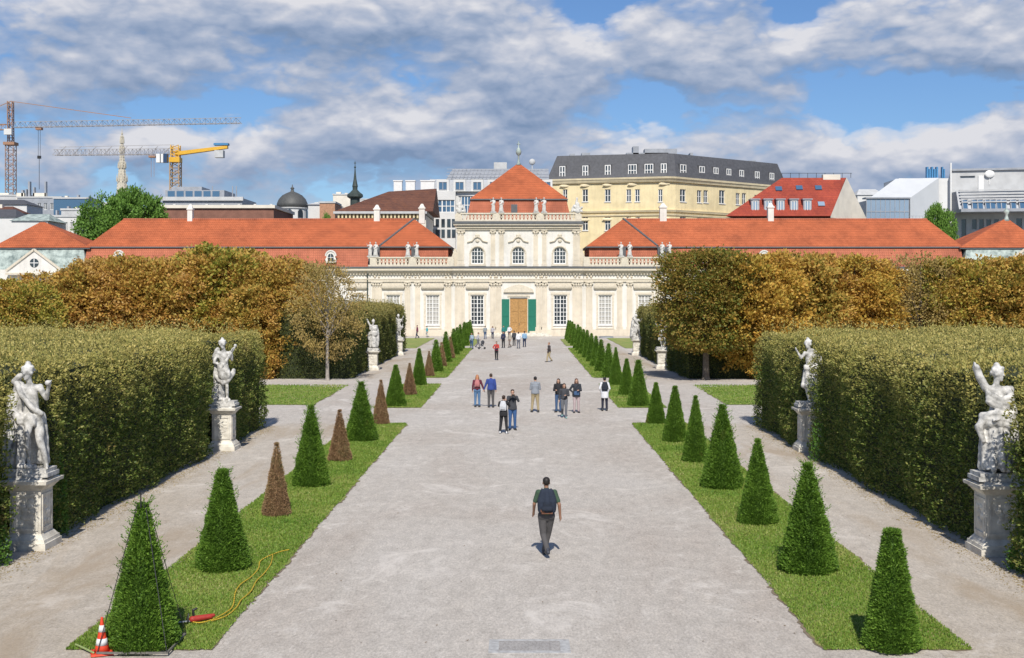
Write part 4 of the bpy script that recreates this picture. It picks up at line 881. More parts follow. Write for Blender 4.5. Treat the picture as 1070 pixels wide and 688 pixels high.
# roofs round the dome and the left city
rs = random.Random(3)
def block(u0, u1, v, Y, m, label, name='town_house', cat='building', wins=0, extra=None, vr=None, rm=None, rows=(6, )):
    x0, x1 = Wp(u0, 0, Y)[0], Wp(u1, 0, Y)[0]; z = Wp(0, v, Y)[1]; t = thing(name, label, cat, ((x0+x1)/2, Y, 0)); D_ = max(8, (x1-x0)*.6)
    hs = []
    if wins:
        for r_ in rows:
            for k in range(wins): c = x0+(x1-x0)*(k+.5)/wins-x0; ww = (x1-x0)/wins*.27; hs.append((c-ww, c+ww, z-r_/10*3-1.3, z-r_/10*3+.3))
    T = Tf(x0, Y); mb = MB(T); wall_holes(mb, x1-x0, 0, z, hs, .3); mb.quad((x1-x0, 0, 0), (x1-x0, D_, 0), (x1-x0, D_, z), (x1-x0, 0, z)); mb.quad((0, 0, 0), (0, 0, z), (0, D_, z), (0, D_, 0)); mb.quad((0, 0, z), (x1-x0, 0, z), (x1-x0, D_, z), (0, D_, z)); mb.quad((0, D_, 0), (0, D_, z), (x1-x0, D_, z), (x1-x0, D_, 0)); mb.build('wall', m, t)
    for h in hs: window(t, T, *h, 2, 1, M['white'], M['glass'], .1, .2, .08)
    if vr:
        zr = Wp(0, vr, Y+D_/2)[1]; f = MB(); hip(f, x0-.3, x1+.3, Y-.3, Y+D_+.3, z+.004, x0+(x1-x0)*.2, x1-(x1-x0)*.2, Y+D_/2, zr); f.build('roof', rm, t)
    else:
        f = MB(); f.box(x0-.15, x1+.15, Y-.15, Y+D_+.15, z+.003, z+.35); f.build('roof_edge', M['grey_pale'], t)
    if extra:
        for (uu, vv, wp_) in extra:
            x, zz = Wp(uu, vv, Y+3); f = MB(); f.box(x-wp_*Y/2600, x+wp_*Y/2600, Y+2.5, Y+3.5, z-.2, zz); f.build('chimney', M['grey'] if wp_ < 3 else M['beige'], t)
    return t
block(322, 352, 214, 250, M['offwhite'], 'pale low house between the dome and the onion spire', extra=[(331, 212, 4)], vr=211.5, rm=M['grey_pale'])
block(334, 350, 212.5, 244, mat('salmon', (.46, .25, .15), .9), 'salmon coloured rear wall right of the dome')
block(348, 366, 204, 330, M['beige'], 'narrow cream house left of the onion spire with chimneys on top', extra=[(354, 201, 5), (362, 202, 3)])
block(365, 386, 209, 345, M['offwhite'], 'pale house just right of the onion spire')
block(-30, 28, 214, 240, M['offwhite'], 'pale town house at the far left edge with small windows', wins=6, rows=(8, 20), vr=209, rm=M['slate'])
block(18, 64, 207, 290, M['grey'], 'dark grey office with roof plant under the left crane', wins=7, rows=(5, 15), extra=[(31, 190, 2), (48, 190, 1.5), (24, 199, 2), (28, 198, 1.2), (36, 196, 1.5), (22, 202, 8), (42, 202, 14)])
block(-20, 30, 205, 320, M['grey_pale'], 'concrete block behind the mast of the left crane', wins=5, rows=(8,), extra=[(5, 202, 10)])
block(56, 92, 208, 262, M['glass_blue'], 'glass fronted block left of the big green tree', extra=[(70, 205, 3), (82, 204, 2)])
block(48, 84, 227, 218, M['offwhite'], 'low white house behind the left end pavilion with windows', wins=6, rows=(4,), extra=[(60, 220, 1.5)])
block(84, 120, 213, 300, M['beige'], 'beige house mostly behind the big green tree')
block(-30, 16, 227, 214, M['offwhite'], 'white gabled house at the far left, nearest the palace roofs', vr=219, rm=M['slate'])
block(12, 50, 231, 208, M['offwhite'], 'small white house between the far left roofs', vr=224, rm=M['copper'])
block(896, 925, 204, 330, M['offwhite'], 'pale distant house between the red roof and the white angular house', vr=198, rm=M['grey_pale'])
block(455, 470, 196, 300, M['grey_pale'], 'grey distant block behind the office block roof')

# cranes
M['rust'] = mat('crane_rust', (.36, .20, .12), .7, var=.1); M['crane_grey'] = mat('crane_grey', (.34, .32, .31), .6, var=.05); M['crane_yellow'] = mat('crane_yellow', (.72, .40, .03), .5, var=.05)
def lattice(mb, a, b, w_, n, r=.12, tri=False):
    a, b = Vector(a), Vector(b); d = (b-a).normalized(); up = Vector((0, 0, 1)) if abs(d.z) < .7 else Vector((0, 1, 0)); s_ = d.cross(up).normalized(); t = s_.cross(d)
    cor = [s_*w_/2+t*w_/2, -s_*w_/2+t*w_/2, -s_*w_/2-t*w_/2, s_*w_/2-t*w_/2] if not tri else [t*w_*.9, s_*w_/2, -s_*w_/2]
    for c in cor: mb.tube(a+c, b+c, r, n=4)
    k = len(cor)
    for i in range(n):
        p, q_ = a+(b-a)*i/n, a+(b-a)*(i+1)/n
        for j in range(k):
            c0_, c1_ = cor[j], cor[(j+1) % k]
            if i % 2: c0_, c1_ = c1_, c0_
            mb.tube(p+c0_, q_+c1_, r*.6, n=3)
            mb.tube(p+cor[j], p+cor[(j+1) % k], r*.5, n=3)
def crane1():
    Y = 380; k = Y/1300; X, _ = Wp(11.3, 0, Y); z = lambda v: 6-(v-306)*k; x = lambda u: (u-544)*k
    t = thing('tower_crane', 'tall rust red tower crane at the far left with a long grey jib', 'crane', (X, Y, 0), group=None)
    m_ = MB(); lattice(m_, (X, Y, 0), (X, Y, z(152)), 2.4, 34, .13); m_.box(X-1.7, X+1.7, Y-1.7, Y+1.7, z(152), z(149)); m_.build('mast', M['rust'], t)
    m_ = MB(); lattice(m_, (X, Y, z(149)), (X-.1, Y, z(106)), 1.4, 9, .15); m_.build('tower_head', M['rust'], t)
    m_ = MB(); lattice(m_, (X+1.3, Y, z(133.5)), (x(252), Y, z(129)), 1.9, 44, .1, True); m_.build('jib', M['crane_grey'], t)
    m_ = MB(); lattice(m_, (X-1.3, Y, z(133)), (x(-50), Y, z(134)), 1.6, 9, .12); m_.build('counter_jib', M['rust'], t)
    m_ = MB(); m_.box(X-.9, X+1.4, Y-3, Y-1.8, z(142), z(136)); m_.build('cab', M['offwhite'], t)
    m_ = MB(); m_.tube((X, Y, z(106)), (x(137), Y, z(123.5)), .13, n=4); m_.tube((X, Y, z(106)), (x(-40), Y, z(128)), .13, n=4); m_.build('tie_bar', M['rust'], t)
    m_ = MB(); m_.box(x(38), x(44), Y-.8, Y+.8, z(136), z(133.5)); m_.build('trolley', M['rust'], t)
    m_ = MB(); m_.tube((x(41)-.3, Y, z(135)), (x(41)-.3, Y, z(163)), .06, n=4); m_.tube((x(41)+.3, Y, z(135)), (x(41)+.3, Y, z(163)), .06, n=4); m_.box(x(41)-.5, x(41)+.5, Y-.3, Y+.3, z(166), z(163)); m_.tube((x(41), Y, z(166)), (x(41), Y, z(198)), .08, n=4); m_.build('hook', M['black'], t)
def crane2():
    Y = 330; k = Y/1300; X, _ = Wp(183.5, 0, Y); z = lambda v: 6-(v-306)*k; x = lambda u: (u-544)*k
    t = thing('tower_crane', 'yellow tower crane with pale jib and striped cab, right of the cathedral spire', 'crane', (X, Y, 0))
    m_ = MB(); lattice(m_, (X, Y, 0), (X, Y, z(170)), 2.4, 30, .17); m_.build('mast', mat('crane_mast', (.42, .27, .13), .7), t)
    m_ = MB(); m_.box(X-1.4, X+1.4, Y-1.4, Y+1.4, z(170), z(165)); lattice(m_, (X, Y, z(165)), (X, Y, z(152)), 2.0, 4, .15); m_.build('slewing_unit', M['crane_yellow'], t)
    m_ = MB(); lattice(m_, (X-1, Y, z(161.5)), (x(56), Y, z(162.5)), 1.7, 30, .09, True)
    for u in (60, 76, 92, 108, 124, 140, 156, 170): m_.tube((x(u), Y, z(162)), (x(u+9), Y, z(153)), .09, n=4)
    m_.tube((x(62), Y, z(154)), (x(182), Y, z(151.5)), .08, n=4); m_.build('jib', M['crane_grey'], t)
    m_ = MB(); m_.hexa([(X, Y-.9), (x(238), Y-.7), (x(238), Y+.7), (X, Y+.9)], [z(163), z(155.5), z(155.5), z(163)], [(X, Y-.9), (x(238), Y-.7), (x(238), Y+.7), (X, Y+.9)], [z(159), z(152.5), z(152.5), z(159)]); m_.build('counter_jib', M['crane_yellow'], t)
    m_ = MB(); m_.box(x(225), x(234), Y-1, Y+1, z(165), z(157.5)); m_.build('counterweight', M['grey_pale'], t)
    m_ = MB(); m_.box(x(224), x(239), Y-.9, Y+.9, z(152.2), z(150)); m_.build('winch', M['sign_blue'], t)
    m_ = MB(); m_.box(x(166), x(170), Y-2.6, Y-1.2, z(171), z(162)); m_.box(x(171), x(173.5), Y-2.6, Y-1.2, z(171), z(162)); m_.build('sign_panel', M['white'], t)
    m_ = MB(); m_.box(x(173.6), x(177.5), Y-2.8, Y-1.2, z(171), z(162)); m_.build('cab', mat('cab_blue', (.03, .06, .12), .3, var=0), t)
    m_ = MB(); m_.box(x(156), x(163), Y-.8, Y+.8, z(165), z(163)); m_.tube((x(158), Y, z(165)), (x(158), Y, z(185)), .05, n=4); m_.tube((x(161), Y, z(165)), (x(161), Y, z(185)), .05, n=4); m_.build('trolley', M['rust'], t)
crane1(); crane2()
block(-26, 12, 221, 226, M['beige'], 'beige house with small windows left of the end pavilion roof', wins=5, rows=(7,), vr=216, rm=M['roof_brown'], extra=[(2, 214, 3)])
block(64, 90, 220, 228, M['grey_pale'], 'grey house with a flat roof right of the low white house', wins=4, rows=(6, 16), extra=[(72, 216, 2), (80, 217, 3)])
block(258, 286, 218, 246, M['beige'], 'beige block with brown roof immediately left of the dome', vr=214.5, rm=M['roof_brown'])
# ------------------------------------------------------------------ hedges
def in_poly(P, poly):
    x, y = P[:, 0], P[:, 1]; c = np.zeros(len(P), bool); n = len(poly)
    for i in range(n):
        (x0, y0), (x1, y1) = poly[i], poly[(i+1) % n]
        k = (y0 > y) != (y1 > y)
        with np.errstate(divide='ignore', invalid='ignore'): xi = (x1-x0)*(y-y0)/(y1-y0+1e-12)+x0
        c ^= k & (x < xi)
    return c
def lump(a, b, s=1.0):
    return (np.sin(a*1.3*s+b*.7)+np.sin(a*2.9*s-b*1.9+1.3)*.6+np.sin(b*3.7*s+a*.9)*.5)/2.1
def hedge(name, label, poly, H, face_d, top_d, m, seed, leafL=.075, shoots=600, group=None, facing=None):
    """poly is counter-clockwise; leaves cover every side and the top of a solid twiggy core"""
    rg = np.random.default_rng(seed); vq = []
    n = len(poly); A = sum(poly[i][0]*poly[(i+1) % n][1]-poly[(i+1) % n][0]*poly[i][1] for i in range(n))/2
    if A < 0: poly = poly[::-1]
    for i in range(n):
        a, b = np.array(poly[i]), np.array(poly[(i+1) % n]); d = b-a; L = np.linalg.norm(d); nm = np.array([d[1], -d[0]])/L
        mid = (a+b)/2; vis = (nm[0]*(0-mid[0])+nm[1]*(0-mid[1])) > 0
        N = int(L*H*face_d*(1 if vis else .12)); t = rg.uniform(0, 1, N); z = rg.uniform(.02, H+.05, N)
        cl = np.sin(t*L*9.3+z*6.1+np.sin(z*5)*1.3)*np.sin(z*11.7-t*L*5.2+np.sin(t*L*4)*1.5); bul = lump(t*L, z, .8)*.17+cl*.11-np.abs(rg.normal(0, .12, N))+.02-.34*np.clip((z-H+.7)/.7, 0, 1)**2
        P = np.zeros((N, 3)); P[:, :2] = a+d*t[:, None]+nm*bul[:, None]; P[:, 2] = z
        V, Q = leaves(P, np.tile([nm[0], nm[1], .45], (N, 1)), leafL, leafL*.55, rg, .65); vq.append((V, Q))
    pp = np.array(poly); x0, y0 = pp.min(0); x1, y1 = pp.max(0); N = int((x1-x0)*(y1-y0)*top_d)
    P = np.stack([rg.uniform(x0, x1, N), rg.uniform(y0, y1, N)], 1); P = P[in_poly(P, poly)]; N = len(P)
    z = H+lump(P[:, 0], P[:, 1], .8)*.16+lump(P[:, 1]*.3, P[:, 0]*.35)*.22-np.abs(rg.normal(0, .12, N))+.08
    dm = np.full(N, 9.0)
    for i in range(n):
        a, b = np.array(poly[i]), np.array(poly[(i+1) % n]); d = b-a; t = np.clip(((P-a) @ d)/(d @ d), 0, 1); dm = np.minimum(dm, np.linalg.norm(P-a-t[:, None]*d, axis=1))
    z -= .38*np.exp(-(dm/.3)**1.5)
    P3 = np.concatenate([P, z[:, None]], 1); V, Q = leaves(P3, np.tile([0, 0, 1.0], (N, 1)), leafL*1.35, leafL*.6, rg, .7); vq.append((V, Q))
    # long unclipped shoots
    S_ = shoots; P = np.stack([rg.uniform(x0, x1, S_*2), rg.uniform(y0, y1, S_*2)], 1); P = P[in_poly(P, poly)][:S_]
    for q in range(len(P)):
        k = rg.integers(5, 10); h = rg.uniform(.2, .68); lean = rg.normal(0, .12, 2); tt = np.linspace(0, 1, k)
        zz = H+tt*h; pts = np.stack([P[q, 0]+lean[0]*tt, P[q, 1]+lean[1]*tt, zz], 1); vq.append(leaves(pts, np.tile([0, 0, .8], (k, 1)), leafL*1.1, leafL*.5, rg, .9))
    V, Q = cat_vq(*vq)
    cx, cy = pp.mean(0); core = []
    # core: the same outline drawn in a little
    ins = []
    for i in range(n):
        p0, p1, p2 = np.array(poly[i-1]), np.array(poly[i]), np.array(poly[(i+1) % n]); d1 = (p1-p0)/np.linalg.norm(p1-p0); d2 = (p2-p1)/np.linalg.norm(p2-p1)
        n1 = np.array([-d1[1], d1[0]]); n2 = np.array([-d2[1], d2[0]]); ins.append(p1+(n1+n2)*.2)
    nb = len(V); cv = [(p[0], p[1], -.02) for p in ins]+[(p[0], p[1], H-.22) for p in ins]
    me = np_mesh(name, V, Q)
    o = link(name, me, m); tag(o, label, 'hedge', group)
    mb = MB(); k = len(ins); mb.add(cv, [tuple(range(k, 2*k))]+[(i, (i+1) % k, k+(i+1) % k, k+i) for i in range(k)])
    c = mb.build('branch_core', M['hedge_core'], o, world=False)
    return o
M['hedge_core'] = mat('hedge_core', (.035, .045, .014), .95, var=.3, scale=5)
PED = {'l1': (-11.56, 29.4, 1.05), 'r1': (10.98, 28.75, 1.05), 'l2': (-11.35, 47.6, 1.05), 'r2': (10.98, 47.3, 1.05),
       'l3': (-11.45, 96.5, 1.0), 'r3': (11.15, 98.2, 1.0), 'l4': (-11.7, 119.5, 1.0), 'r4': (11.15, 119.5, 1.0)}
def hpoly(s, xf, xb, ya, yb_, ys, ndep=.95, back=.9, front=1.6):
    pts = [(s*xf, ya)]
    for y in ys: pts += [(s*xf, y-front), (s*(xf+ndep), y-front+.5), (s*(xf+ndep), y+back-.15), (s*xf, y+back)]
    return pts+[(s*xf, yb_), (s*xb, yb_), (s*xb, ya)]
hedge('clipped_hedge', 'high clipped hornbeam hedge block filling the left foreground behind the pedestals', hpoly(-1, 11.45, 33, 16, 55.6, [29.4, 47.6]), 4.25, 640, 190, M['hedge'], 1, .078, 4500)
hedge('clipped_hedge', 'high clipped hornbeam hedge block filling the right foreground behind the pedestals', hpoly(1, 10.72, 33, 16, 56.5, [28.75, 47.3]), 4.2, 640, 190, M['hedge'], 2, .078, 4500)
hedge('clipped_hedge', 'farther clipped hedge on the left, running to the palace lawn past two statues', hpoly(-1, 11.85, 17, 86.6, 127, [96.5, 119.5], .8, .8, 1.1), 4.7, 230, 130, M['hedge_far'], 3, .12, 700)
hedge('clipped_hedge', 'farther clipped hedge on the right, running to the palace lawn past two statues', hpoly(1, 11.55, 17.6, 86.6, 124, [98.2, 119.5], .8, .8, 1.1), 4.6, 230, 130, M['hedge_far'], 4, .12, 700)

# ------------------------------------------------------------------ clipped yews
def yew_mesh(name, h, rb, rt, dens, seed, shag=0.0, L=.06, power=1.0):
    rg = np.random.default_rng(seed); N = int(dens*h*math.pi*(rb+rt)); 
    t = 1-np.sqrt(rg.uniform((rt/rb)**2*.3, 1, N)); t = np.clip((t-t.min())/(t.max()-t.min()), 0, 1); an = rg.uniform(0, 2*math.pi, N)
    def rad(t, an):
        r = rt+(rb-rt)*(1-t**power); r = r*(1-.10*np.clip(1-t/.05, 0, 1)**2)
        r = r*(1+.028*np.cos(4*an))                              # slightly squared in plan
        return r*(1+.075*lump(an*2.2+seed, t*h*2.6, 1.6))+.012*np.sin(t*h*14+an*3)
    r = rad(t, an)-np.abs(rg.normal(0, .035, N))+.01
    P = np.stack([r*np.cos(an), r*np.sin(an), t*h*.985+.01], 1)
    Nn = np.stack([np.cos(an), np.sin(an), np.full(N, .75)], 1); V1 = leaves(P, Nn, L*1.15, L*.36, rg, .42)
    K = int(N*.04); an = rg.uniform(0, 2*math.pi, K); rr = np.sqrt(rg.uniform(0, 1, K))*rt*1.05
    V2 = leaves(np.stack([rr*np.cos(an), rr*np.sin(an), np.full(K, h*.98)], 1), np.tile([0, 0, 1.0], (K, 1)), L*1.5, L*.4, rg, .5)
    parts = [V1, V2]
    if shag:
        for k in range(int(shag)):
            a_ = rg.uniform(0, 2*math.pi); tt = rg.uniform(0, 1)**.8; r0 = float(rad(np.array([tt]), np.array([a_]))[0]); m_ = rg.integers(7, 13); ln = rg.uniform(.09, .24)
            s_ = np.linspace(0, 1, m_)[:, None]; d = np.array([math.cos(a_), math.sin(a_), rg.uniform(.5, 1.3)]); d /= np.linalg.norm(d)
            pts = np.array([[r0*math.cos(a_), r0*math.sin(a_), tt*h]])+d*s_*ln; parts.append(leaves(pts, np.tile(d, (m_, 1)), L*.8, L*.3, rg, .5))
    V, Q = cat_vq(*parts)
    k = 14; prof = [(.90, .02), (.93, .06), (.93*1, .1)]; cv = []; cq = []
    zs = [.0, .06, .3, .6, .85, .975]
    for z in zs:
        for i in range(k):
            a_ = 2*math.pi*i/k; q = float(rad(np.array([z]), np.array([a_]))[0])-.055; cv.append((max(q, .01)*math.cos(a_), max(q, .01)*math.sin(a_), z*h))
    for j in range(len(zs)-1):
        for i in range(k): cq.append((j*k+i, j*k+(i+1) % k, (j+1)*k+(i+1) % k, (j+1)*k+i))
    cq += [((len(zs)-1)*k+i, (len(zs)-1)*k+i+1, (len(zs)-1)*k+k-2-i, (len(zs)-1)*k+k-1-i) for i in range(k//2-1)]
    V, Q = cat_vq((V, Q), (np.array(cv), np.array(cq)))
    return np_mesh(name, V, Q)
YM = {'tidy': yew_mesh('yew', 2.2, .55, .07, 5600, 1), 'shag': yew_mesh('yew', 2.2, .58, .055, 5600, 2, 260), 'shag2': yew_mesh('yew', 2.2, .56, .085, 5600, 3, 150), 'narrow': yew_mesh('yew', 2.2, .46, .11, 5600, 4, 20),
      'point': yew_mesh('yew', 2.2, .56, .045, 5600, 5, 60), 'brown': yew_mesh('yew', 2.0, .40, .035, 5200, 6, 0, .05), 'far': yew_mesh('yew', 2.2, .52, .07, 1500, 7, 30, .10), 'farb': yew_mesh('yew', 2.0, .40, .05, 1500, 8, 0, .09)}
for k_, v_ in YM.items(): v_.materials.append(M['yew_brown' if 'brown' in k_ or k_ == 'farb' else 'yew'])
def ordn(i): return ['first', 'second', 'third', 'fourth', 'fifth', 'sixth', 'seventh', 'eighth', 'ninth', 'tenth', 'eleventh', 'twelfth', 'thirteenth', 'fourteenth', 'fifteenth', 'sixteenth', 'seventeenth', 'eighteenth', 'nineteenth', 'twentieth', 'twenty-first', 'twenty-second'][i]
rv = random.Random(8)
def yew(x, y, h, wdt, kind, label, group):
    me = YM[kind]; bb = [v for v in ()]; base = {'tidy': 1.1, 'shag': 1.16, 'shag2': 1.12, 'narrow': .92, 'point': 1.12, 'brown': .8, 'far': 1.04, 'farb': .8}[kind]; bh = 2.0 if kind in ('brown', 'farb') else 2.2
    o = bpy.data.objects.new('clipped_yew', me); COL.objects.link(o); o.location = (x, y, .01); o.rotation_euler = (0, 0, R(rv.choice((0, 90, 180, 270))+rv.uniform(-4, 4))); o.scale = (wdt/base, wdt/base, h/bh)
    tag(o, label, 'yew', group); return o
RY = [(932,678,1.98,.90,'narrow','blunt topped'), (849,597,2.28,1.22,'shag','broad shaggy'), (796,547,2.15,1.0,'point','neat pointed'), (757,510,2.5,1.25,'shag','tall shaggy'),
      (728,483,2.3,.9,'point','slim pointed'), (704,462,2.2,1.0,'tidy','neat'), (688.6,443.3,1.86,.88,'tidy','short blunt'), (668.8,425,2.4,1.1,'shag2','tall'), (655,413.4,2.1,.95,'tidy','medium'), (646,402.8,2.4,.9,'point','tall slim'),
      (635.8,394.6,2.3,.9,'far','green')]
for i, (u, v, h, wd, kd, look) in enumerate(RY):
    x, y = G(u, v); yew(6.2+rv.uniform(-.04, .04) if i else x, y, h, wd, kd, '%s clipped yew cone, %s from the near end of the right row' % (look, ordn(i)), 'clipped yew cones along the right lawn')
for j, y in enumerate([94.5, 101, 107.5, 114.2, 121, 127.5, 132.8, 141.5, 147.5, 153.5, 159.5]):
    yew(6.12, y, rv.uniform(2.25, 2.5), rv.uniform(.88, 1.0), 'far', 'distant green clipped yew cone, %s from the near end of the right row' % ordn(11+j), 'clipped yew cones along the right lawn')
LY = [(149,676,2.38,1.17,'shag','green'), (232.5,594.5,2.12,1.12,'shag2','green'), (289,539,1.93,.72,'brown','brown'), (325,508,2.45,1.1,'shag','green'), (355,482,1.8,.8,'brown','brown'), (377.5,461,2.33,1.26,'shag','green'),
      (398,444,2.0,.75,'brown','brown'), (413.5,425,2.15,1.1,'tidy','green'), (428,413.4,1.85,.8,'brown','brown'), (438,403.3,2.35,.98,'tidy','green'), (448.4,394,1.8,.75,'brown','brown')]
for i, (u, v, h, wd, kd, look) in enumerate(LY):
    x, y = G(u, v)
    yew(x, y, h, wd, kd, ('dead brown' if look == 'brown' else 'green')+(' clipped yew'+(' cone' if i else '')+(' standing inside the black trimming frame' if i == 0 else ', %s from the near end of the left row' % ordn(i))), 'clipped yew cones along the left lawn')
for j, y in enumerate([94.2, 100.5, 106.5, 113, 119, 125.5, 131.5, 141.5, 147, 152.5, 158]):
    br = j in (1, 3)
    yew(-6.4, y, 1.9 if br else rv.uniform(2.3, 2.55), .8 if br else rv.uniform(.95, 1.1), 'farb' if br else 'far', 'distant %s clipped yew cone, %s from the near end of the left row' % ('brown' if br else 'green', ordn(11+j)), 'clipped yew cones along the left lawn')

# ------------------------------------------------------------------ trees
def crown_mesh(name, H, z0, rx, ry, seed, ncl=900, per=38, L=.24, csz=.33, holes=.0, top=1.0, boxy=2.4, amp=.13):
    rg = np.random.default_rng(seed); zc = (H+z0)/2; rz = (H-z0)/2
    d = rg.normal(0, 1, (ncl, 3)); d = unit(d)
    k = (np.abs(d[:, 0])**boxy+np.abs(d[:, 1])**boxy+np.abs(d[:, 2])**boxy)**(-1/boxy)
    rad = k*(1-np.abs(rg.normal(0, .10, ncl)))*(1+amp*lump(d[:, 0]*3+seed, d[:, 2]*4+d[:, 1]*3, 1.3))
    inner = rg.uniform(0, 1, ncl) < .22; rad[inner] *= rg.uniform(.3, .85, inner.sum())
    C = d*rad[:, None]*np.array([rx, ry, rz])+np.array([0, 0, zc])
    if holes: C = C[lump(C[:, 0]*1.1+seed, C[:, 2]*1.4+C[:, 1]) > -1+holes*1.2]
    n = len(C); P = np.repeat(C, per, 0)+rg.normal(0, csz, (n*per, 3))*np.array([1, 1, .62]); Nn = np.repeat(unit((C-np.array([0, 0, zc]))/np.array([rx, ry, rz])), per, 0)+np.array([0, 0, .15])
    V, Q = leaves(P, Nn, L, L*.6, rg, .7); return np_mesh(name, V, Q)
def crown_lobes(name, H, z0, rx, ry, seed, nl=10, ncl=80, per=34, L=.26, csz=.24, lr=.5):
    rg = np.random.default_rng(seed); zc = (H+z0)/2; rz = (H-z0)/2; Vs = []
    for k in range(nl):
        th = k*2.4+rg.uniform(-.3, .3); zz = -0.85+1.7*(k+.5)/nl; rr = math.sqrt(max(0, 1-zz*zz*.8))*.62
        c = np.array([rx*rr*math.cos(th), ry*rr*math.sin(th), zc+zz*rz*.72]); r = lr*rx*rg.uniform(.8, 1.2)
        d = unit(rg.normal(0, 1, (ncl, 3))); rad = (1-np.abs(rg.normal(0, .16, ncl)))*(1+.12*lump(d[:, 0]*4+k, d[:, 2]*4, 1.2)); C = c+d*rad[:, None]*np.array([r, r, r*.82])
        P = np.repeat(C, per, 0)+rg.normal(0, csz, (ncl*per, 3))*np.array([1, 1, .6]); Nn = np.repeat(d, per, 0)+np.array([0, 0, .2]); Vs.append(leaves(P, Nn, L, L*.62, rg, .65))
    V, Q = cat_vq(*Vs); return np_mesh(name, V, Q)
def trunk_mesh(name, H, z0, r, seed, limbs=9, spread=2.2):
    rs_ = random.Random(seed); mb = MB(); mb.lathe([(r*1.5, 0), (r*1.12, .25), (r, .8), (r*.9, z0+.3), (r*.6, z0+(H-z0)*.4), (r*.2, H-.8)], 0, 0, 10)
    for i in range(limbs):
        a_ = i*2.4+rs_.uniform(0, .6); z = z0+rs_.uniform(0, (H-z0)*.45); l = spread*rs_.uniform(.7, 1.1); p = Vector((0, 0, z)); q = Vector((math.cos(a_)*l*.5, math.sin(a_)*l*.5, z+l*.55)); e = Vector((math.cos(a_)*l, math.sin(a_)*l, min(H-.6, z+l*1.25)))
        mb.tube(p, q, r*.42, r*.26, 6); mb.tube(q, e, r*.26, r*.07, 5)
        for k in range(3):
            f = q.lerp(e, .3+.3*k); g_ = f+Vector((rs_.uniform(-1, 1), rs_.uniform(-1, 1), rs_.uniform(.3, 1.1))); mb.tube(f, g_, r*.12, r*.03, 4)
    return mb.mesh(name)
CM = [crown_lobes('crown', 9.9, 1.3, 3.6, 3.4, 11, 13, 85), crown_lobes('crown', 9.9, 1.4, 3.4, 3.6, 12, 11, 95, lr=.54), crown_lobes('crown', 9.9, 1.2, 3.7, 3.5, 13, 15, 75, lr=.46), crown_mesh('crown', 9.4, 2.0, 3.3, 3.2, 14, ncl=420, per=24, L=.2, holes=.3)]
TM = trunk_mesh('trunk', 9.6, 2.2, .22, 1); TM.materials.append(M['bark'])
TM2 = trunk_mesh('trunk', 9.4, 2.6, .17, 2, 12, 2.4); TM2.materials.append(M['bark_pale'])
CO = {}
def crown_of(i, m):
    if (i, m) not in CO:
        me = CM[i].copy(); me.materials.clear(); me.materials.append(M[m]); CO[(i, m)] = me
    return CO[(i, m)]
def tree(x, y, h, i, m, label, tm=None, wd=1.0, group='chestnut trees behind the hedges', base=9.6, name='chestnut_tree'):
    t = thing(name, label, 'tree', (x, y, 0), rv.uniform(0, 6.28), group); s_ = (h-.45 if h > 8.6 else h-.3)/base; w2 = wd*h/base; t.scale = (w2, w2, s_)
    for nm, me in (('trunk', tm or TM), ('crown', crown_of(i, m))):
        o = bpy.data.objects.new(nm, me); COL.objects.link(o); o.parent = t
    return t
def at(u, Y): return (u-544)*Y/1300
LT = [(22,84,7.4,1,'chestnut_olive','green yellow'), (64,91,7.9,0,'chestnut','rust brown'), (108,90,9.0,2,'chestnut','rust brown'), (152,91,9.2,0,'chestnut','orange brown'), (196,90,9.3,1,'chestnut','orange brown'), (238,91,10.0,2,'chestnut_olive','olive and rust'), (280,91,9.3,0,'chestnut','rust brown')]
for k, (u, Y, h, i, m, c) in enumerate(LT):
    tree(at(u, Y), Y, h, i, m, '%s autumn chestnut, %s from the left edge in the front row' % (c, ordn(k)))
LT2 = [(40,103,7.6,1,'chestnut'), (86,104,8.4,0,'chestnut_dry'), (130,103,9.6,1,'chestnut'), (176,103,9.4,2,'chestnut_olive'), (218,102,10.0,0,'chestnut'), (262,103,9.9,1,'chestnut_olive'), (300,102,8.9,2,'chestnut_dry')]
for k, (u, Y, h, i, m) in enumerate(LT2):
    tree(at(u, Y), Y, h, i, m, 'autumn chestnut in the back row behind the left hedge, %s from the left edge' % ordn(k))
tree(-13.2, 85.0, 8.2, 3, 'chestnut_dry', 'thin half bare chestnut with a pale trunk standing alone left of the avenue', TM2, .78, base=9.4)
tree(at(324, 97), 97, 8.3, 3, 'chestnut_dry', 'sparse dry chestnut just behind the thin pale trunk one', TM2, .8, base=9.4)
M['chestnut_main'] = leafmat('chestnut_main', [(.09, .12, .022), (.16, .18, .03), (.28, .22, .04), (.36, .22, .05), (.24, .20, .05)], .5, .3, .6, big=.4)
CM.append(crown_mesh('crown', 9.2, 2.3, 2.75, 2.7, 21, ncl=1000, per=40, L=.2, csz=.26, boxy=7, amp=.05))
tree(12.75, 85.6, 9.2, 4, 'chestnut_main', 'dense dark green bronze chestnut with a bare trunk, right of the avenue', base=9.2)
RT = [(792,86.5,9.3,0,'orange_leaf','bright orange'), (848,90,9.5,1,'chestnut','orange brown'), (893,91,9.2,2,'orange_leaf','golden orange'), (962,91,9.0,3,'chestnut_dry','thin pale brown'), (1003,91,9.0,2,'chestnut_olive','olive brown'), (1050,90,9.2,0,'chestnut','brown and olive'), (1098,91,9.0,1,'chestnut','rust brown')]
for k, (u, Y, h, i, m, c) in enumerate(RT):
    tree(at(u, Y), Y, h, i, m, '%s autumn chestnut, %s right of the bare trunked one in the front row' % (c, ordn(k)), base=9.4 if i == 3 else 9.6)
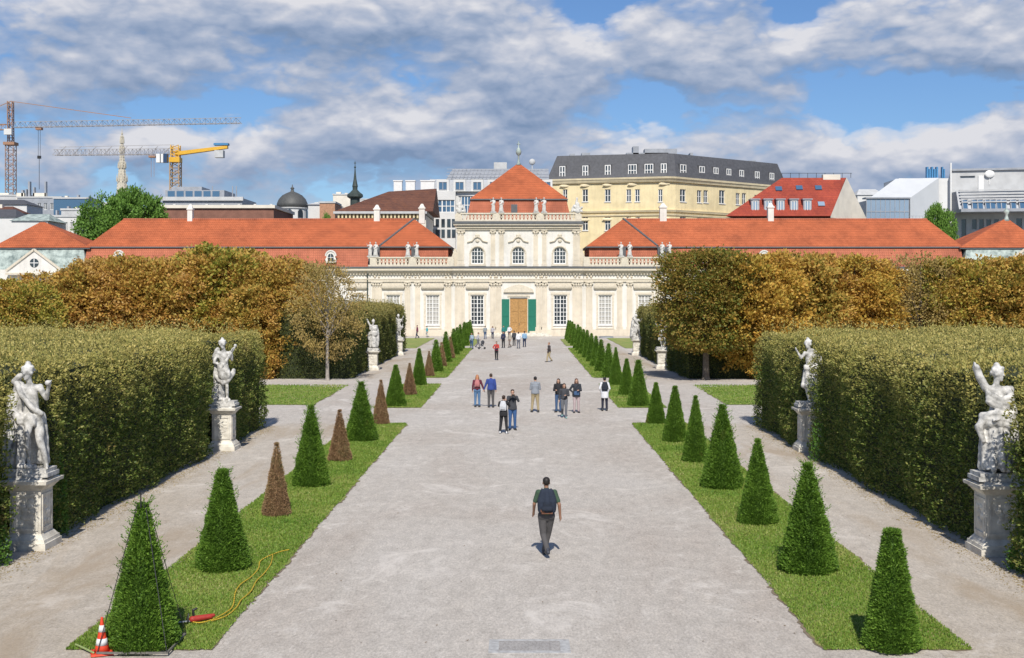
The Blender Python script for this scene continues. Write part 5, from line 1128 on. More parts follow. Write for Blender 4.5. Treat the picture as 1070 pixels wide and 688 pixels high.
RT2 = [(778,103,9.5,1,'chestnut_olive'), (824,102,9.8,2,'chestnut'), (868,103,9.7,0,'chestnut'), (908,102,9.4,1,'chestnut_dry'), (985,103,9.3,0,'chestnut_dry'), (1028,102,9.5,1,'chestnut_olive'), (1072,103,9.2,2,'chestnut')]
for k, (u, Y, h, i, m) in enumerate(RT2):
    tree(at(u, Y), Y, h, i, m, 'autumn chestnut in the back row behind the right hedge, %s from the avenue side' % ordn(k))
CM.append(crown_lobes('crown', 9.9, -.8, 3.4, 3.2, 41, 14, 85))
tree(at(272, 88), 88, 7.4, 5, 'chestnut', 'low orange brown chestnut with leaves to the ground, beside the far left hedge block')
tree(at(786, 87.5), 87.5, 7.6, 5, 'orange_leaf', 'low orange chestnut with leaves to the ground, right of the bare trunked one')
# city trees
Y = 215; me = crown_lobes('crown', 21.5, 5, 7.6, 6.5, 31, 15, 60, 40, L=.5, csz=.5, lr=.42); me.materials.append(M['city_leaf'])
tm_ = trunk_mesh('trunk', 21, 8, .5, 4, 10, 5); tm_.materials.append(M['bark'])
def citytree(u, Y, ztop, r, label):
    t = thing('broadleaf_tree', label, 'tree', (at(u, Y), Y, 0), rv.uniform(0, 6)); t.scale = (r/7.2, r/7.2, ztop/21.5)
    for nm, q in (('trunk', tm_), ('crown', me)): o = bpy.data.objects.new(nm, q); COL.objects.link(o); o.parent = t
citytree(116, 208, 6+(306-195)*208/1300, 5.6, 'left half of the big green tree behind the left wing')
citytree(147, 212, 6+(306-188)*212/1300, 5.2, 'taller right half of the big green tree by the yellow crane')
citytree(982, 212, 6+(306-206)*212/1300, 2.9, 'small green tree squeezed between the white angular house and the grey block')
citytree(339, 228, 6+(306-217)*228/1300, 1.6, 'little green bush like treetop right of the dome')
# bush at the foot of the right pedestal, small shrubs
def bush(x, y, r, h, label, seed, m='bush', n=2600, L=.075):
    rg = np.random.default_rng(seed); d = unit(rg.normal(0, 1, (n, 3))); d[:, 2] = np.abs(d[:, 2]); rr = (1-np.abs(rg.normal(0, .22, n)))*(1+.25*lump(d[:, 0]*4+seed, d[:, 1]*4))
    P = d*rr[:, None]*np.array([r, r, h]); V, Q = leaves(P, d+np.array([0, 0, .3]), L, L*.55, rg, .7)
    o = link('shrub', np_mesh('shrub', V, Q), M[m]); o.location = (x, y, .0); tag(o, label, 'shrub'); return o
bush(11.3, 26.9, .75, 1.15, 'bright green bush at the foot of the nearest right pedestal', 1)
bush(-11.9, 27.3, .6, 1.1, 'green bush at the foot of the nearest left pedestal', 2)
bush(10.75, 44.2, .45, 1.5, 'light green shrub poking out of the right hedge near the second pedestal', 3, n=1200)
bush(-11.55, 30.9, .3, 1.9, 'leafy shoots standing right behind the nearest left pedestal', 4, n=1500)

# ------------------------------------------------------------------ figures
def human(mb, J, k=1.0, hand_r=.0095, face=True, fat=1.0):
    V3 = Vector; g = {n: V3(p) for n, p in J.items()}
    mb.cap(g['pel'], g['wai'], .128*fat, .112*fat, .74, 14); mb.cap(g['wai'], g['che'], .112*fat, .135*fat, .70, 14)
    mb.cap(g['shL']*.82+g['che']*.18, g['shR']*.82+g['che']*.18, .066, .066, .9); mb.cap(g['che'], g['nec'], .10, .05, .85); mb.cap(g['nec'], g['hea'], .05, .052)
    h = g['hea']; q = Matrix.Rotation(J_rot.get('z', 0), 3, 'Z')
    mb.ell(h+V3((0, 0, .035)), (.076, .094, .095), 14, 10, q); mb.ell(h+q @ V3((0, .018, -.035)), (.056, .068, .075), 12, 8, q)
    if face:
        mb.cap(h+q @ V3((0, .088, .03)), h+q @ V3((0, .108, -.008)), .009, .015); mb.ell(h+q @ V3((0, .078, -.048)), (.024, .014, .010), 8, 5, q); mb.ell(h+q @ V3((0, .066, -.088)), (.025, .02, .02), 8, 5, q)
        for s_ in (-1, 1):
            mb.ell(h+q @ V3((s_*.078, -.003, .0)), (.011, .022, .032), 8, 5, q); mb.ell(h+q @ V3((s_*.03, .08, .045)), (.024, .012, .008), 8, 5, q)
    for s_, a_ in ((-1, 'L'), (1, 'R')):
        mb.chain([g['sh'+a_], g['el'+a_], g['wr'+a_]], [.052, .041, .029]); mb.ell(g['sh'+a_], (.06, .058, .06), 10, 6)
        d = (g['wr'+a_]-g['el'+a_]).normalized(); side = d.cross(V3((0, 1, 0)) if abs(d.y) < .8 else V3((0, 0, 1))).normalized(); w_ = g['wr'+a_]; nrm = d.cross(side)
        if (side.x*s_) > 0 and abs(side.x) > .3: pass
        lat = nrm if abs(d.z) > .6 else side
        oth = d.cross(lat)
        mb.chain([w_, w_+d*.045, w_+d*.085], [.026, .032, .03])
        for i in range(4):
            o_ = lat*(i-1.5)*.021; L_ = (.062, .074, .07, .055)[i]; b0 = w_+d*.088+o_; b1 = b0+d*L_*.5+oth*.006; b2 = b1+d*L_*.45+oth*.018; mb.cap(b0, b1, hand_r, hand_r*.95, 1, 8); mb.cap(b1, b2, hand_r*.95, hand_r*.8, 1, 8)
        t0 = w_+d*.035-lat*.022; t1 = t0-lat*.025+d*.035; mb.cap(t0, t1, hand_r*1.25, hand_r*1.1, 1, 8); mb.cap(t1, t1+d*.032+oth*.008, hand_r*1.1, hand_r*.9, 1, 8)
        hp, kn, an = g['hi'+a_], g['kn'+a_], g['an'+a_]
        mb.cap(hp, kn, .086*fat, .057); mb.cap(kn, kn.lerp(an, .35), .056, .054); mb.cap(kn.lerp(an, .35), an, .054, .036); mb.ell(hp+V3((0, -.04, .0)), (.085, .085, .09), 10, 6)
        fd = (g['to'+a_]-an); fd.z = 0; fd.normalize(); mb.cap(an+V3((0, 0, -.045))-fd*.03, an+fd*.07+V3((0, 0, -.05)), .036, .036, 1); mb.cap(an+fd*.07+V3((0, 0, -.052)), an+fd*.155+V3((0, 0, -.06)), .036, .026, 1)
J_rot = {'z': 0}
def pose(legs='stand', arms='down', lean=0.0, head=0.0, wide=1.0):
    J = dict(pel=(0, 0, .93), wai=(0, .0+lean*.4, 1.10), che=(0, lean*.8, 1.30), nec=(0, lean, 1.47), hea=(0, .015+lean*1.2, 1.60), shL=(-.175*wide, lean, 1.40), shR=(.175*wide, lean, 1.40),
             hiL=(-.09, 0, .90), hiR=(.09, 0, .90), knL=(-.10, .02, .50), knR=(.10, .02, .50), anL=(-.11, -.01, .09), anR=(.11, -.01, .09))
    if legs == 'walk': J.update(knL=(-.09, .14, .50), anL=(-.08, .20, .09), knR=(.09, .03, .48), anR=(.08, -.24, .16))
    if legs == 'walk2': J.update(knR=(.07, .14, .50), anR=(.03, .20, .09), knL=(-.08, .02, .48), anL=(-.05, -.24, .16))
    if legs == 'cross': J.update(knR=(.055, .15, .50), anR=(-.035, .22, .09), knL=(-.07, .02, .48), anL=(.01, -.22, .17))
    if legs == 'wide': J.update(knL=(-.13, .03, .50), anL=(-.17, .02, .09), knR=(.12, .0, .50), anR=(.15, -.03, .09))
    if legs == 'jump': J.update(knL=(-.12, .16, .60), anL=(-.12, -.05, .28), knR=(.12, .05, .56), anR=(.14, -.22, .22))
    for a_, s_ in (('L', -1), ('R', 1)):
        f = arms if isinstance(arms, str) else arms[0 if s_ < 0 else 1]
        el, wr = {'down': ((.235, -.03, 1.14), (.25, .03, .90)), 'swingf': ((.265, .02, 1.15), (.27, .17, .95)), 'swingb': ((.275, -.10, 1.15), (.30, -.04, .91)), 'photo': ((.24, .14, 1.25), (.085, .24, 1.47)), 'phone': ((.23, .03, 1.13), (.09, .22, 1.15)),
                  'pocket': ((.25, -.06, 1.14), (.17, .06, .96)), 'side': ((.27, 0, 1.15), (.36, .02, .92)), 'cross': ((.23, .05, 1.15), (-.02, .19, 1.16)), 'hip': ((.33, -.05, 1.17), (.17, .04, 1.03)), 'up': ((.30, .05, 1.50), (.36, .08, 1.72))}[f]
        J['el'+a_] = (s_*el[0], el[1]+lean, el[2]); J['wr'+a_] = (s_*wr[0], wr[1]+lean, wr[2])
        an = J['an'+a_]; J['to'+a_] = (an[0]+s_*.03, an[1]+.14, an[2]-.05)
    return J
def cloth(name, base, col, var=.06): 
    key = 'cloth_'+name
    if key not in M: M[key] = mat(key, col, .9, var=var, scale=9, bump=.35, bscale=14)
    return M[key]
M['skin'] = mat('skin', (.50, .29, .20), .55, var=.04, scale=8); M['skin_tan'] = mat('skin_tan', (.30, .16, .10), .55, var=.04, scale=8)
def person(x, y, yaw, H, label, J, top, bottom, hair, shoes=(.03, .03, .03), sleeve=1.0, coat=0.0, bag=None, vox=.014, skin='skin', group='people on the avenue', seed=0, fat=1.0, hold=None):
    k = H/1.74; t = thing('person', label, 'person', (x, y, 0), yaw, group); t.scale = (k, k, k)
    def add(nm, mb, m, v=vox, parent=t, it=3):
        o = link(nm, mb.remesh(nm, v, it), m); o.parent = parent; return o
    g = {n: Vector(p) for n, p in J.items()}
    mb = MB(); human(mb, J, hand_r=.0105 if vox > .013 else .0095, fat=fat); add('body', mb, M[skin], vox, it=2)
    # top
    mb = MB(); hem = .155 if sleeve < .6 else .168; mb.cap(g['pel']+Vector((0, 0, .07-coat*.05)), g['wai'], hem*fat, .136*fat, .82, 14); mb.cap(g['wai'], g['che'], .128*fat, .150*fat, .76, 14)
    mb.cap(g['shL']*.85+g['che']*.15, g['shR']*.85+g['che']*.15, .083, .083, .95); mb.cap(g['che'], g['nec'], .12, .064, .9)
    zh = g['pel'].z+.03-coat*.30; hw_ = (.158 if sleeve < .6 else .178+.014*coat)*fat; mb.lathe([(hw_*.98, zh), (hw_*1.02, zh+.04), (hw_*.98, g['pel'].z+.08), (.142*fat+(.014 if sleeve > .6 else 0), g['wai'].z+.02), (.150*fat, g['che'].z)], g['pel'].x, g['pel'].y-.006, 18, 1, .86)
    if coat > .4: mb.lathe([(hw_*1.0, zh+.01), (hw_*1.04, zh+.08), (hw_*1.02, g['pel'].z+.06)], g['pel'].x, -.03, 18, 1, .9)
    for a_ in 'LR':
        mb.ell(g['sh'+a_], (.074, .072, .072), 10, 6)
        if sleeve < .6: mb.cap(g['sh'+a_], g['sh'+a_].lerp(g['el'+a_], .72), .068, .060)
        else:
            w_ = g['el'+a_].lerp(g['wr'+a_], .93); mb.chain([g['sh'+a_], g['el'+a_], w_], [.068, .055, .043])
            mb.cap(g['el'+a_]+Vector((0, 0, .0)), g['el'+a_]*.9+g['wr'+a_]*.1, .058, .052)
    tp = add('jacket' if sleeve > .6 else 'shirt', mb, cloth(top[0], 0, top[1]), vox, it=2)
    # trousers
    mb = MB(); mb.cap(g['pel']+Vector((0, 0, -.02)), g['wai']*.55+g['pel']*.45, .142*fat, .13*fat, .80, 14)
    for a_ in 'LR':
        hp, kn, an = g['hi'+a_], g['kn'+a_], g['an'+a_]; mb.cap(hp, kn, .100*fat, .072); mb.ell(hp+Vector((0, -.045, .0)), (.095, .09, .10), 10, 6); mb.cap(kn, kn.lerp(an, .5), .071, .064); mb.cap(kn.lerp(an, .5), an+Vector((0, 0, .0)), .064, .058); mb.ell(kn.lerp(an, .85), (.066, .066, .03), 10, 5)
    add('trousers', mb, cloth(bottom[0], 0, bottom[1]), vox, it=2)
    for a_ in 'LR':
        an = g['an'+a_]; fd = (g['to'+a_]-an); fd.z = 0; fd.normalize(); mb = MB(); mb.cap(an+Vector((0, 0, -.042))-fd*.04, an+fd*.08+Vector((0, 0, -.05)), .046, .044, 1.0); mb.cap(an+fd*.08+Vector((0, 0, -.05)), an+fd*.175+Vector((0, 0, -.058)), .045, .033); mb.cap(an-fd*.02, an+Vector((0, 0, .03))-fd*.02, .045, .042)
        add('shoe', mb, mat_once('shoe', shoes), max(vox, .014))
    hd = g['hea']; q = Matrix.Rotation(J_rot['z'], 3, 'Z'); hc, hs = hair; mb = MB()
    mb.ell(hd+Vector((0, -.012, .062)), (.084, .098, .084), 14, 9); mb.ell(hd+Vector((0, -.045, .03)), (.075, .06, .065), 12, 8)
    if hs == 'long': mb.chain([hd+Vector((0, -.06, 0)), hd+Vector((0, -.085, -.12)), hd+Vector((0, -.10, -.27))], [.085, .085, .045]); [mb.chain([hd+Vector((s_*.07, -.02, .02)), hd+Vector((s_*.085, -.01, -.10)), hd+Vector((s_*.08, .02, -.24))], [.03, .035, .02]) for s_ in (-1, 1)]
    if hs == 'bun': mb.ell(hd+Vector((0, -.11, .07)), (.045, .045, .045), 10, 7)
    if hs == 'hood': mb.chain([hd+Vector((0, -.04, .02)), hd+Vector((0, -.07, -.09))], [.10, .10]); 
    add('hair' if hs not in ('hood', 'cap') else ('hood' if hs == 'hood' else 'cap'), mb, mat_once('hair', hc), max(vox, .014))
    if hs != 'hood':
        mb = MB()
        for s_ in (-1, 1): mb.ell(hd+Vector((s_*.031, .087, .027)), (.012, .008, .006), 8, 5)
        o = mb.build('eyes', mat_once('eye', (.03, .02, .02)), t, world=False)
    if bag == 'pack' or (isinstance(bag, tuple) and bag[0] == 'pack'):
        bc = bag[1]; big = bag[2] if len(bag) > 2 else 1.0; by = g['che'].y-.17; mb = MB()
        z0, z1, hw, dp = 1.30-.20*big, 1.44, .125*big, .07*big
        for sx in (-1, 1):
            mb.chain([(sx*hw*.75, by, z0), (sx*hw*.8, by-.01, (z0+z1)/2), (sx*hw*.55, by, z1)], [dp, dp*1.05, dp*.8]);
        mb.chain([(0, by-.01, z0), (0, by-.025, (z0+z1)/2), (0, by, z1+.01)], [dp*1.05, dp*1.15, dp*.9])
        bo = t; pk = thing('backpack', bag[3] if len(bag) > 3 else 'backpack worn by the '+label.split(' ')[0], 'backpack', (0, 0, 0)) if False else None
        p_ = add('backpack', mb, cloth(bag[4] if len(bag) > 4 else 'pack%.2f' % bc[0], 0, bc), vox)
        mb = MB(); mb.chain([(-hw*.5, by-dp*1.05, z0+.03), (hw*.5, by-dp*1.05, z0+.03)], [.045*big, .045*big]); mb.box(-hw*.55, hw*.55, by-dp*1.3, by-dp*1.1, z0+.02, z0+.14*big); add('pocket', mb, cloth('pocket%.2f' % bc[0], 0, tuple(c*.7 for c in bc)), vox, p_)
        mb = MB()
        for s_ in (-1, 1): mb.chain([(s_*.09, by+.04, z1), (s_*.10, g['che'].y-.02, 1.485), (s_*.115, g['che'].y+.105, 1.38), (s_*.13, g['che'].y+.11, 1.25), (s_*.14, by+.06, 1.15)], [.018]*5)
        add('strap', mb, mat_once('strap', (.03, .03, .035)), max(vox*.8, .01), p_, 1)
        if big > 1.05:
            mb = MB(); mb.box(-hw*.8, hw*.8, by-dp*.9, by+dp*.7, z0-.085, z0-.04); mb.box(-hw*.95, -hw*.4, by-dp*1.1, by, z0-.04, z0+.02); add('rolled_base', mb, cloth('packbase', 0, (.16, .07, .04)), vox, p_)
    if isinstance(bag, tuple) and bag[0] == 'shoulder':
        mb = MB(); mb.chain([(-.05, .17, 1.0), (.08, .17, 1.0)], [.085, .085], .5); mb.box(-.12, .13, .13, .2, .90, 1.10); b_ = add('shoulder_bag', mb, cloth('bag%.2f' % bag[1][2], 0, bag[1]), vox)
        mb = MB(); mb.chain([(.12, .17, 1.08), (.05, .17, 1.3), (-.10, .11, 1.45), (-.12, -.02, 1.49), (-.05, -.14, 1.35), (.12, -.12, 1.1)], [.013]*6); add('strap', mb, mat_once('strap', (.03, .03, .035)), .012, b_, 1)
    if hold == 'camera':
        m_ = MB(); c = (g['wrL']+g['wrR'])/2+Vector((0, .07, .03)); m_.box(c.x-.065, c.x+.065, c.y-.03, c.y+.03, c.z-.045, c.z+.045); m_.tube(c+Vector((0, .03, 0)), c+Vector((0, .10, 0)), .035, .038, 12)
        T_ = wm(t); o = m_.build('camera', M['black'], None); o.data.transform(Matrix.Identity(4)); o.matrix_world = T_; tag(o, 'small black camera held up by the man in blue jeans', 'camera')
    if hold == 'phone':
        m_ = MB(); c = (g['wrL']+g['wrR'])/2+Vector((0, .10, .03)); m_.hexa([(c.x-.04, c.y), (c.x+.04, c.y), (c.x+.04, c.y+.01), (c.x-.04, c.y+.01)], c.z-.07, [(c.x-.04, c.y+.03), (c.x+.04, c.y+.03), (c.x+.04, c.y+.04), (c.x-.04, c.y+.04)], c.z+.07); m_.build('phone', M['black'], None).matrix_world = wm(t)
        o = bpy.data.objects[-1] if False else None
    return t
def mat_once(kind, col):
    key = kind+'_%.3f_%.3f_%.3f' % col
    if key not in M: M[key] = mat(kind, col, .6 if kind != 'shoe' else .5, var=.1, scale=20)
    return M[key]
PI = math.pi
def P_(u, v): return G(u, v)
navy, black, char = ('navy', (.02, .03, .07)), ('black_cloth', (.02, .02, .023)), ('charcoal', (.05, .052, .06))
jeans = ('jeans', (.05, .10, .20)); jeans2 = ('jeans_light', (.09, .18, .32)); greytr = ('grey_trousers', (.085, .08, .08)); khaki = ('khaki', (.36, .29, .17)); brownh = (.05, .028, .016); blackh = (.012, .011, .011)
def pp(u, v, yaw, H, label, J, top, bottom, hair, **kw):
    x, y = P_(u, v); return person(x, y, yaw, H, label, J, top, bottom, hair, **kw)
pp(571, 581.5, .05, 1.80, 'man in green t-shirt with a dark backpack walking away alone in the foreground', pose('cross', ('swingf', 'swingb'), .02), ('green_shirt', (.045, .085, .05)), greytr, ((.018, .013, .01), 'short'), sleeve=.4, vox=.011, fat=1.06, skin='skin_tan', shoes=(.03, .035, .05), bag=('pack', (.018, .026, .045), 1.25, '', 'packnavy'))
pp(498.7, 425.5, .0, 1.70, 'red haired woman in burgundy jacket with a pink backpack, holding hands, seen from behind', pose('stand', ('down', 'side')), ('burgundy', (.12, .02, .04)), jeans2, ((.42, .18, .08), 'long'), bag=('pack', (.45, .17, .17), .85, '', 'packpink'))
pp(513, 426, .0, 1.78, 'man in blue jacket and grey trousers holding hands, seen from behind', pose('stand', ('side', 'down')), ('royal_blue', (.03, .06, .24)), greytr, (brownh, 'short'), fat=1.08, coat=.2)
pp(526.3, 453.5, -.15, 1.64, 'woman in black with a white backpack raising a phone, seen from behind', pose('wide', ('photo', 'photo')), black, black, (brownh, 'bun'), shoes=(.6, .6, .6), bag=('pack', (.55, .56, .58), .95, '', 'packwhite'), coat=.5)
pp(535.5, 449.5, PI+.1, 1.78, 'man in dark jacket and blue jeans facing the camera behind the woman in black', pose('stand', ('photo', 'photo')), char, ('jeans_mid', (.04, .10, .24)), (brownh, 'short'), fat=1.05, coat=.3, hold='camera')
pp(559.3, 431, .05, 1.80, 'man in grey hooded top and khaki trousers, seen from behind', pose('wide', ('phone', 'phone')), ('grey_hoodie', (.24, .26, .29)), khaki, (blackh, 'short'), fat=1.12, coat=.2)
pp(583.5, 431, PI-.3, 1.70, 'long haired woman in dark jacket and jeans, rear left of the trio', pose('stand', ('down', 'phone')), black, jeans, (brownh, 'long'))
pp(589.5, 436.8, PI, 1.66, 'dark haired woman in charcoal jacket walking towards the camera, front of the trio', pose('walk', ('phone', 'down')), char, ('grey_jeans', (.13, .135, .15)), (brownh, 'long'), shoes=(.25, .45, .42))
pp(602.3, 431.5, PI+.1, 1.72, 'woman in dark cape jacket and pale trousers with a blue bag, right of the trio', pose('stand', ('phone', 'hip')), ('dark_grey', (.03, .035, .045)), ('pale_pink', (.45, .36, .36)), ((.11, .05, .03), 'long'), fat=1.1, coat=.5, bag=('shoulder', (.05, .10, .20)))
pp(631.8, 429.5, .0, 1.72, 'person in white coat with a black backpack standing apart on the right', pose('stand', ('pocket', 'pocket')), ('white_coat', (.68, .68, .70)), ('dark_navy', (.02, .022, .04)), (blackh, 'short'), coat=1.0, bag=('pack', (.02, .024, .035), 1.0, '', 'packblack'))
pp(518.8, 376.4, PI, 1.66, 'woman in red jacket walking towards the camera in mid avenue', pose('walk', ('phone', 'hip')), ('red_jacket', (.50, .06, .05)), black, (brownh, 'bun'), vox=.018, coat=.3, bag=('shoulder', (.05, .02, .05)))
pp(573.8, 378.5, PI*.5+.4, 1.70, 'person in dark brown jacket and tan trousers standing alone right of mid avenue', pose('walk2', ('phone', 'down')), ('dark_brown', (.06, .05, .05)), khaki, ((.25, .12, .06), 'short'), vox=.018, coat=.4)
pp(493, 365, PI*.8, 1.74, 'person in pale blue jacket and jeans at the left edge of the avenue', pose('wide', ('phone', 'down')), ('pale_blue', (.33, .42, .50)), jeans, (brownh, 'short'), vox=.02)
pp(499.2, 363.6, -PI*.5, 1.68, 'person in light grey top beside a pushchair', pose('walk', ('swingf', 'swingf'), .06), ('light_grey', (.42, .42, .44)), ('grey_jeans', (.13, .135, .15)), (brownh, 'short'), vox=.02)
pp(507, 354.6, .2, 1.74, 'person in grey jacket standing before the left of the steps', pose('stand', ('down', 'phone')), ('mid_grey', (.25, .27, .28)), jeans, (brownh, 'short'), vox=.02)
pp(514.7, 354.4, PI, 1.68, 'woman in light top and dark trousers standing left of the door steps', pose('walk', ('hip', 'down')), ('pale_stripe', (.42, .40, .42)), navy, (brownh, 'long'), vox=.02)
pp(526, 363.8, PI*.9, 1.80, 'tall person dressed all in dark blue standing left of the group before the door', pose('stand', ('phone', 'down')), navy, black, (blackh, 'short'), vox=.02)
pp(532.7, 363.4, PI*.7, 1.66, 'person in beige jacket in the group before the door', pose('walk', ('down', 'down')), ('beige_jacket', (.42, .37, .30)), ('brown_grey', (.20, .16, .14)), (brownh, 'short'), vox=.02)
pp(537.2, 361.4, .3, 1.72, 'person in dark coat behind the beige jacket in the group', pose('stand'), char, black, (blackh, 'short'), vox=.02)
pp(541.8, 364.4, 0, 1.80, 'man in white shirt and grey trousers in the group, seen from behind', pose('stand', ('down', 'hip')), ('white_shirt', (.68, .68, .70)), ('mid_trousers', (.15, .155, .18)), (brownh, 'short'), vox=.02, fat=1.1)
pp(548, 362.9, .1, 1.76, 'man in light blue shirt and dark trousers at the right end of the group', pose('stand', ('pocket', 'down')), ('light_blue', (.22, .36, .50)), navy, (blackh, 'short'), vox=.02, fat=1.05)
pp(526.2, 354.2, PI, 1.72, 'person in teal top standing by the left green shutter', pose('stand'), ('teal', (.02, .18, .17)), black, (brownh, 'short'), vox=.022)
pp(532.2, 353.8, PI, 1.70, 'person in white top standing in front of the door', pose('stand', ('hip', 'down')), ('white_shirt', (.68, .68, .70)), greytr, (brownh, 'short'), vox=.022)
pp(436, 353.8, PI*.6, 1.74, 'person in maroon and navy jacket by the left hedge end near the palace', pose('walk', ('down', 'down')), ('maroon', (.16, .03, .07)), navy, (brownh, 'short'), vox=.022, group='people near the palace wall')
pp(446.2, 353.4, PI*.5, 1.62, 'child like figure in turquoise jacket skipping near the palace wall', pose('jump', ('side', 'side')), ('turquoise', (.02, .36, .42)), ('pale_trousers', (.50, .48, .45)), (brownh, 'short'), vox=.022, group='people near the palace wall')

# ------------------------------------------------------------------ marble statues
def marble(nm, label, loc, fn, scale, vox=.022, seed=0, rz=0, grp=None, mats=None, disp=.012):
    t = thing('statue', label, 'statue', loc, rz, grp); t.scale = (scale,)*3
    mb = MB(); fn(mb); me = mb.remesh('figure', vox, 3)
    n = len(me.vertices); co = np.empty(n*3, np.float32); no = np.empty(n*3, np.float32); me.vertices.foreach_get('co', co); me.vertices.foreach_get('normal', no); co = co.reshape(-1, 3); no = no.reshape(-1, 3)
    an = np.arctan2(co[:, 1], co[:, 0]); low = np.clip((1.15-co[:, 2])/.3, 0, 1)
    f = np.sin(an*9+co[:, 2]*3+seed)*disp*low+.5*disp*np.sin(co[:, 0]*31+co[:, 2]*17+seed)*np.sin(co[:, 1]*27+co[:, 2]*23)
    co += no*f[:, None]; me.vertices.foreach_set('co', co.ravel()); me.update()
    o = link('figure', me, mats or M['marble']); o.parent = t
    mb = MB(); mb.box(-.36, .36, -.25, .25, .004, .07); mb.box(-.33, .33, -.23, .23, .071, .13); o = mb.build('plinth', mats or M['marble'], t, world=False)
    return t
def sj(**kw):     # joints of a standing figure, facing the viewer (-y) after the flip
    J = dict(pel=(0, 0, .98), wai=(.01, 0, 1.14), che=(0, 0, 1.34), nec=(0, 0, 1.50), hea=(0, 0, 1.63), shL=(-.17, 0, 1.42), shR=(.17, 0, 1.42), elL=(-.24, 0, 1.16), elR=(.24, 0, 1.16), wrL=(-.2, -.1, .95), wrR=(.2, -.1, .95),
             hiL=(-.09, 0, .94), hiR=(.09, 0, .94), knL=(-.1, -.05, .55), knR=(.1, -.05, .55), anL=(-.1, 0, .2), anR=(.1, 0, .2))
    J.update(kw)
    for a_ in 'LR': an = J['an'+a_]; J['to'+a_] = (an[0]*1.3, an[1]-.14, an[2]-.05)
    return J
def folds(mb, top, bot, rt, rb, n, r, seed, a0=0, a1=360, flare=.0):
    q = random.Random(seed); top, bot = Vector(top), Vector(bot)
    for i in range(n):
        a_ = R(a0+(a1-a0)*(i+.5)/n); d = Vector((math.cos(a_), math.sin(a_), 0)); k = q.uniform(.85, 1.2); m = (top+bot)/2+d*(rt+rb)/2*q.uniform(.9, 1.15)
        mb.chain([top+d*rt, m, bot+d*rb*k], [r*.8, r, r*q.uniform(.8, 1.3)])
def sash(mb, pts, r, n=1, off=.03):
    for k in range(n): mb.chain([Vector(p)+Vector((0, 0, -off*k)) for p in pts], [r]*len(pts))
def curls(mb, hd, s=1.0):
    q = random.Random(4); hd = Vector(hd)
    mb.ell(hd+Vector((0, .02, .06)), (.095, .105, .09), 12, 8); mb.ell(hd+Vector((0, .03, .15)), (.05, .06, .05), 10, 6)
    for i in range(14): a_ = q.uniform(0, 6.3); mb.ell(hd+Vector((.09*math.cos(a_), .03+.07*math.sin(a_), q.uniform(0, .13))), (.03, .03, .03), 8, 5)
def fig_a(mb):    # leans on a draped column, right arm raised with a bent elbow
    J_rot['z'] = PI-.2
    J = sj(che=(-.02, 0, 1.34), hea=(-.05, -.02, 1.64), nec=(-.03, 0, 1.50), shL=(-.19, 0, 1.42), shR=(.14, 0, 1.42), elR=(.26, -.04, 1.24), wrR=(.33, -.14, 1.42), elL=(-.30, .04, 1.22), wrL=(-.33, -.06, 1.05), pel=(.02, 0, .97), hiL=(-.07, 0, .94), hiR=(.11, 0, .94), knR=(.18, -.10, .58), anR=(.26, -.05, .20), knL=(-.05, -.02, .56), anL=(-.04, .02, .2))
    human(mb, J, hand_r=.016); curls(mb, J['hea']); J_rot['z'] = 0
    mb.chain([(-.34, .08, .15), (-.33, .08, .7), (-.28, .1, 1.15), (-.22, .1, 1.42)], [.17, .15, .12, .09]); folds(mb, (-.28, .06, 1.30), (-.28, .04, .2), .08, .16, 9, .045, 1)
    folds(mb, (-.02, .0, .98), (-.14, .0, .22), .12, .15, 8, .05, 2, 60, 300); folds(mb, (.03, .04, .98), (.06, .08, .2), .13, .15, 9, .05, 12, 0, 200); mb.chain([(-.22, -.02, 1.48), (-.10, -.13, 1.30), (.06, -.15, 1.12), (.18, -.08, 1.0)], [.05, .045, .045, .05]); mb.chain([(.05, -.15, .95), (.02, -.17, .7), (-.02, -.14, .45)], [.06, .055, .04]); sash(mb, [(-.30, -.08, 1.1), (-.12, -.14, .92), (.08, -.14, .90), (.16, -.02, 1.0)], .045, 2, .05); mb.chain([(-.30, .1, 1.5), (-.20, .08, 1.6)], [.06, .05]); mb.ell((.34, -.17, 1.5), (.05, .05, .05)); mb.chain([(-.35, 0, .2), (-.1, -.16, .16), (.1, -.16, .16)], [.08, .06, .05])
def fig_b(mb):    # plays a long necked string instrument held to the right
    J_rot['z'] = PI+.6
    J = sj(che=(-.02, 0, 1.34), hea=(-.04, -.02, 1.64), elR=(.24, -.1, 1.24), wrR=(.26, -.2, 1.42), elL=(-.24, -.08, 1.16), wrL=(-.05, -.22, 1.12), knR=(.10, -.12, .58), anR=(.12, -.06, .2), knL=(-.06, .0, .56), anL=(-.02, .06, .2))
    human(mb, J, hand_r=.016); curls(mb, J['hea']); J_rot['z'] = 0
    mb.chain([(.06, -.24, 1.12), (.20, -.23, 1.36), (.34, -.20, 1.58)], [.05, .04, .03]); mb.ell((.36, -.2, 1.62), (.05, .04, .05)); mb.ell((.02, -.2, 1.02), (.17, .10, .19)); mb.ell((.06, -.2, .86), (.2, .09, .16))
    sash(mb, [(-.18, .02, 1.5), (-.26, .04, 1.3), (-.2, .05, 1.05), (-.22, .02, .8), (-.16, -.02, .55)], .07, 1); folds(mb, (-.12, .04, 1.0), (-.16, .04, .2), .07, .13, 8, .05, 3); sash(mb, [(-.2, -.1, .82), (.02, -.18, .66), (.2, -.16, .76), (.28, -.08, .95)], .05, 2, .05); mb.chain([(-.24, 0, .2), (.0, -.1, .16), (.16, -.12, .16)], [.1, .07, .06])
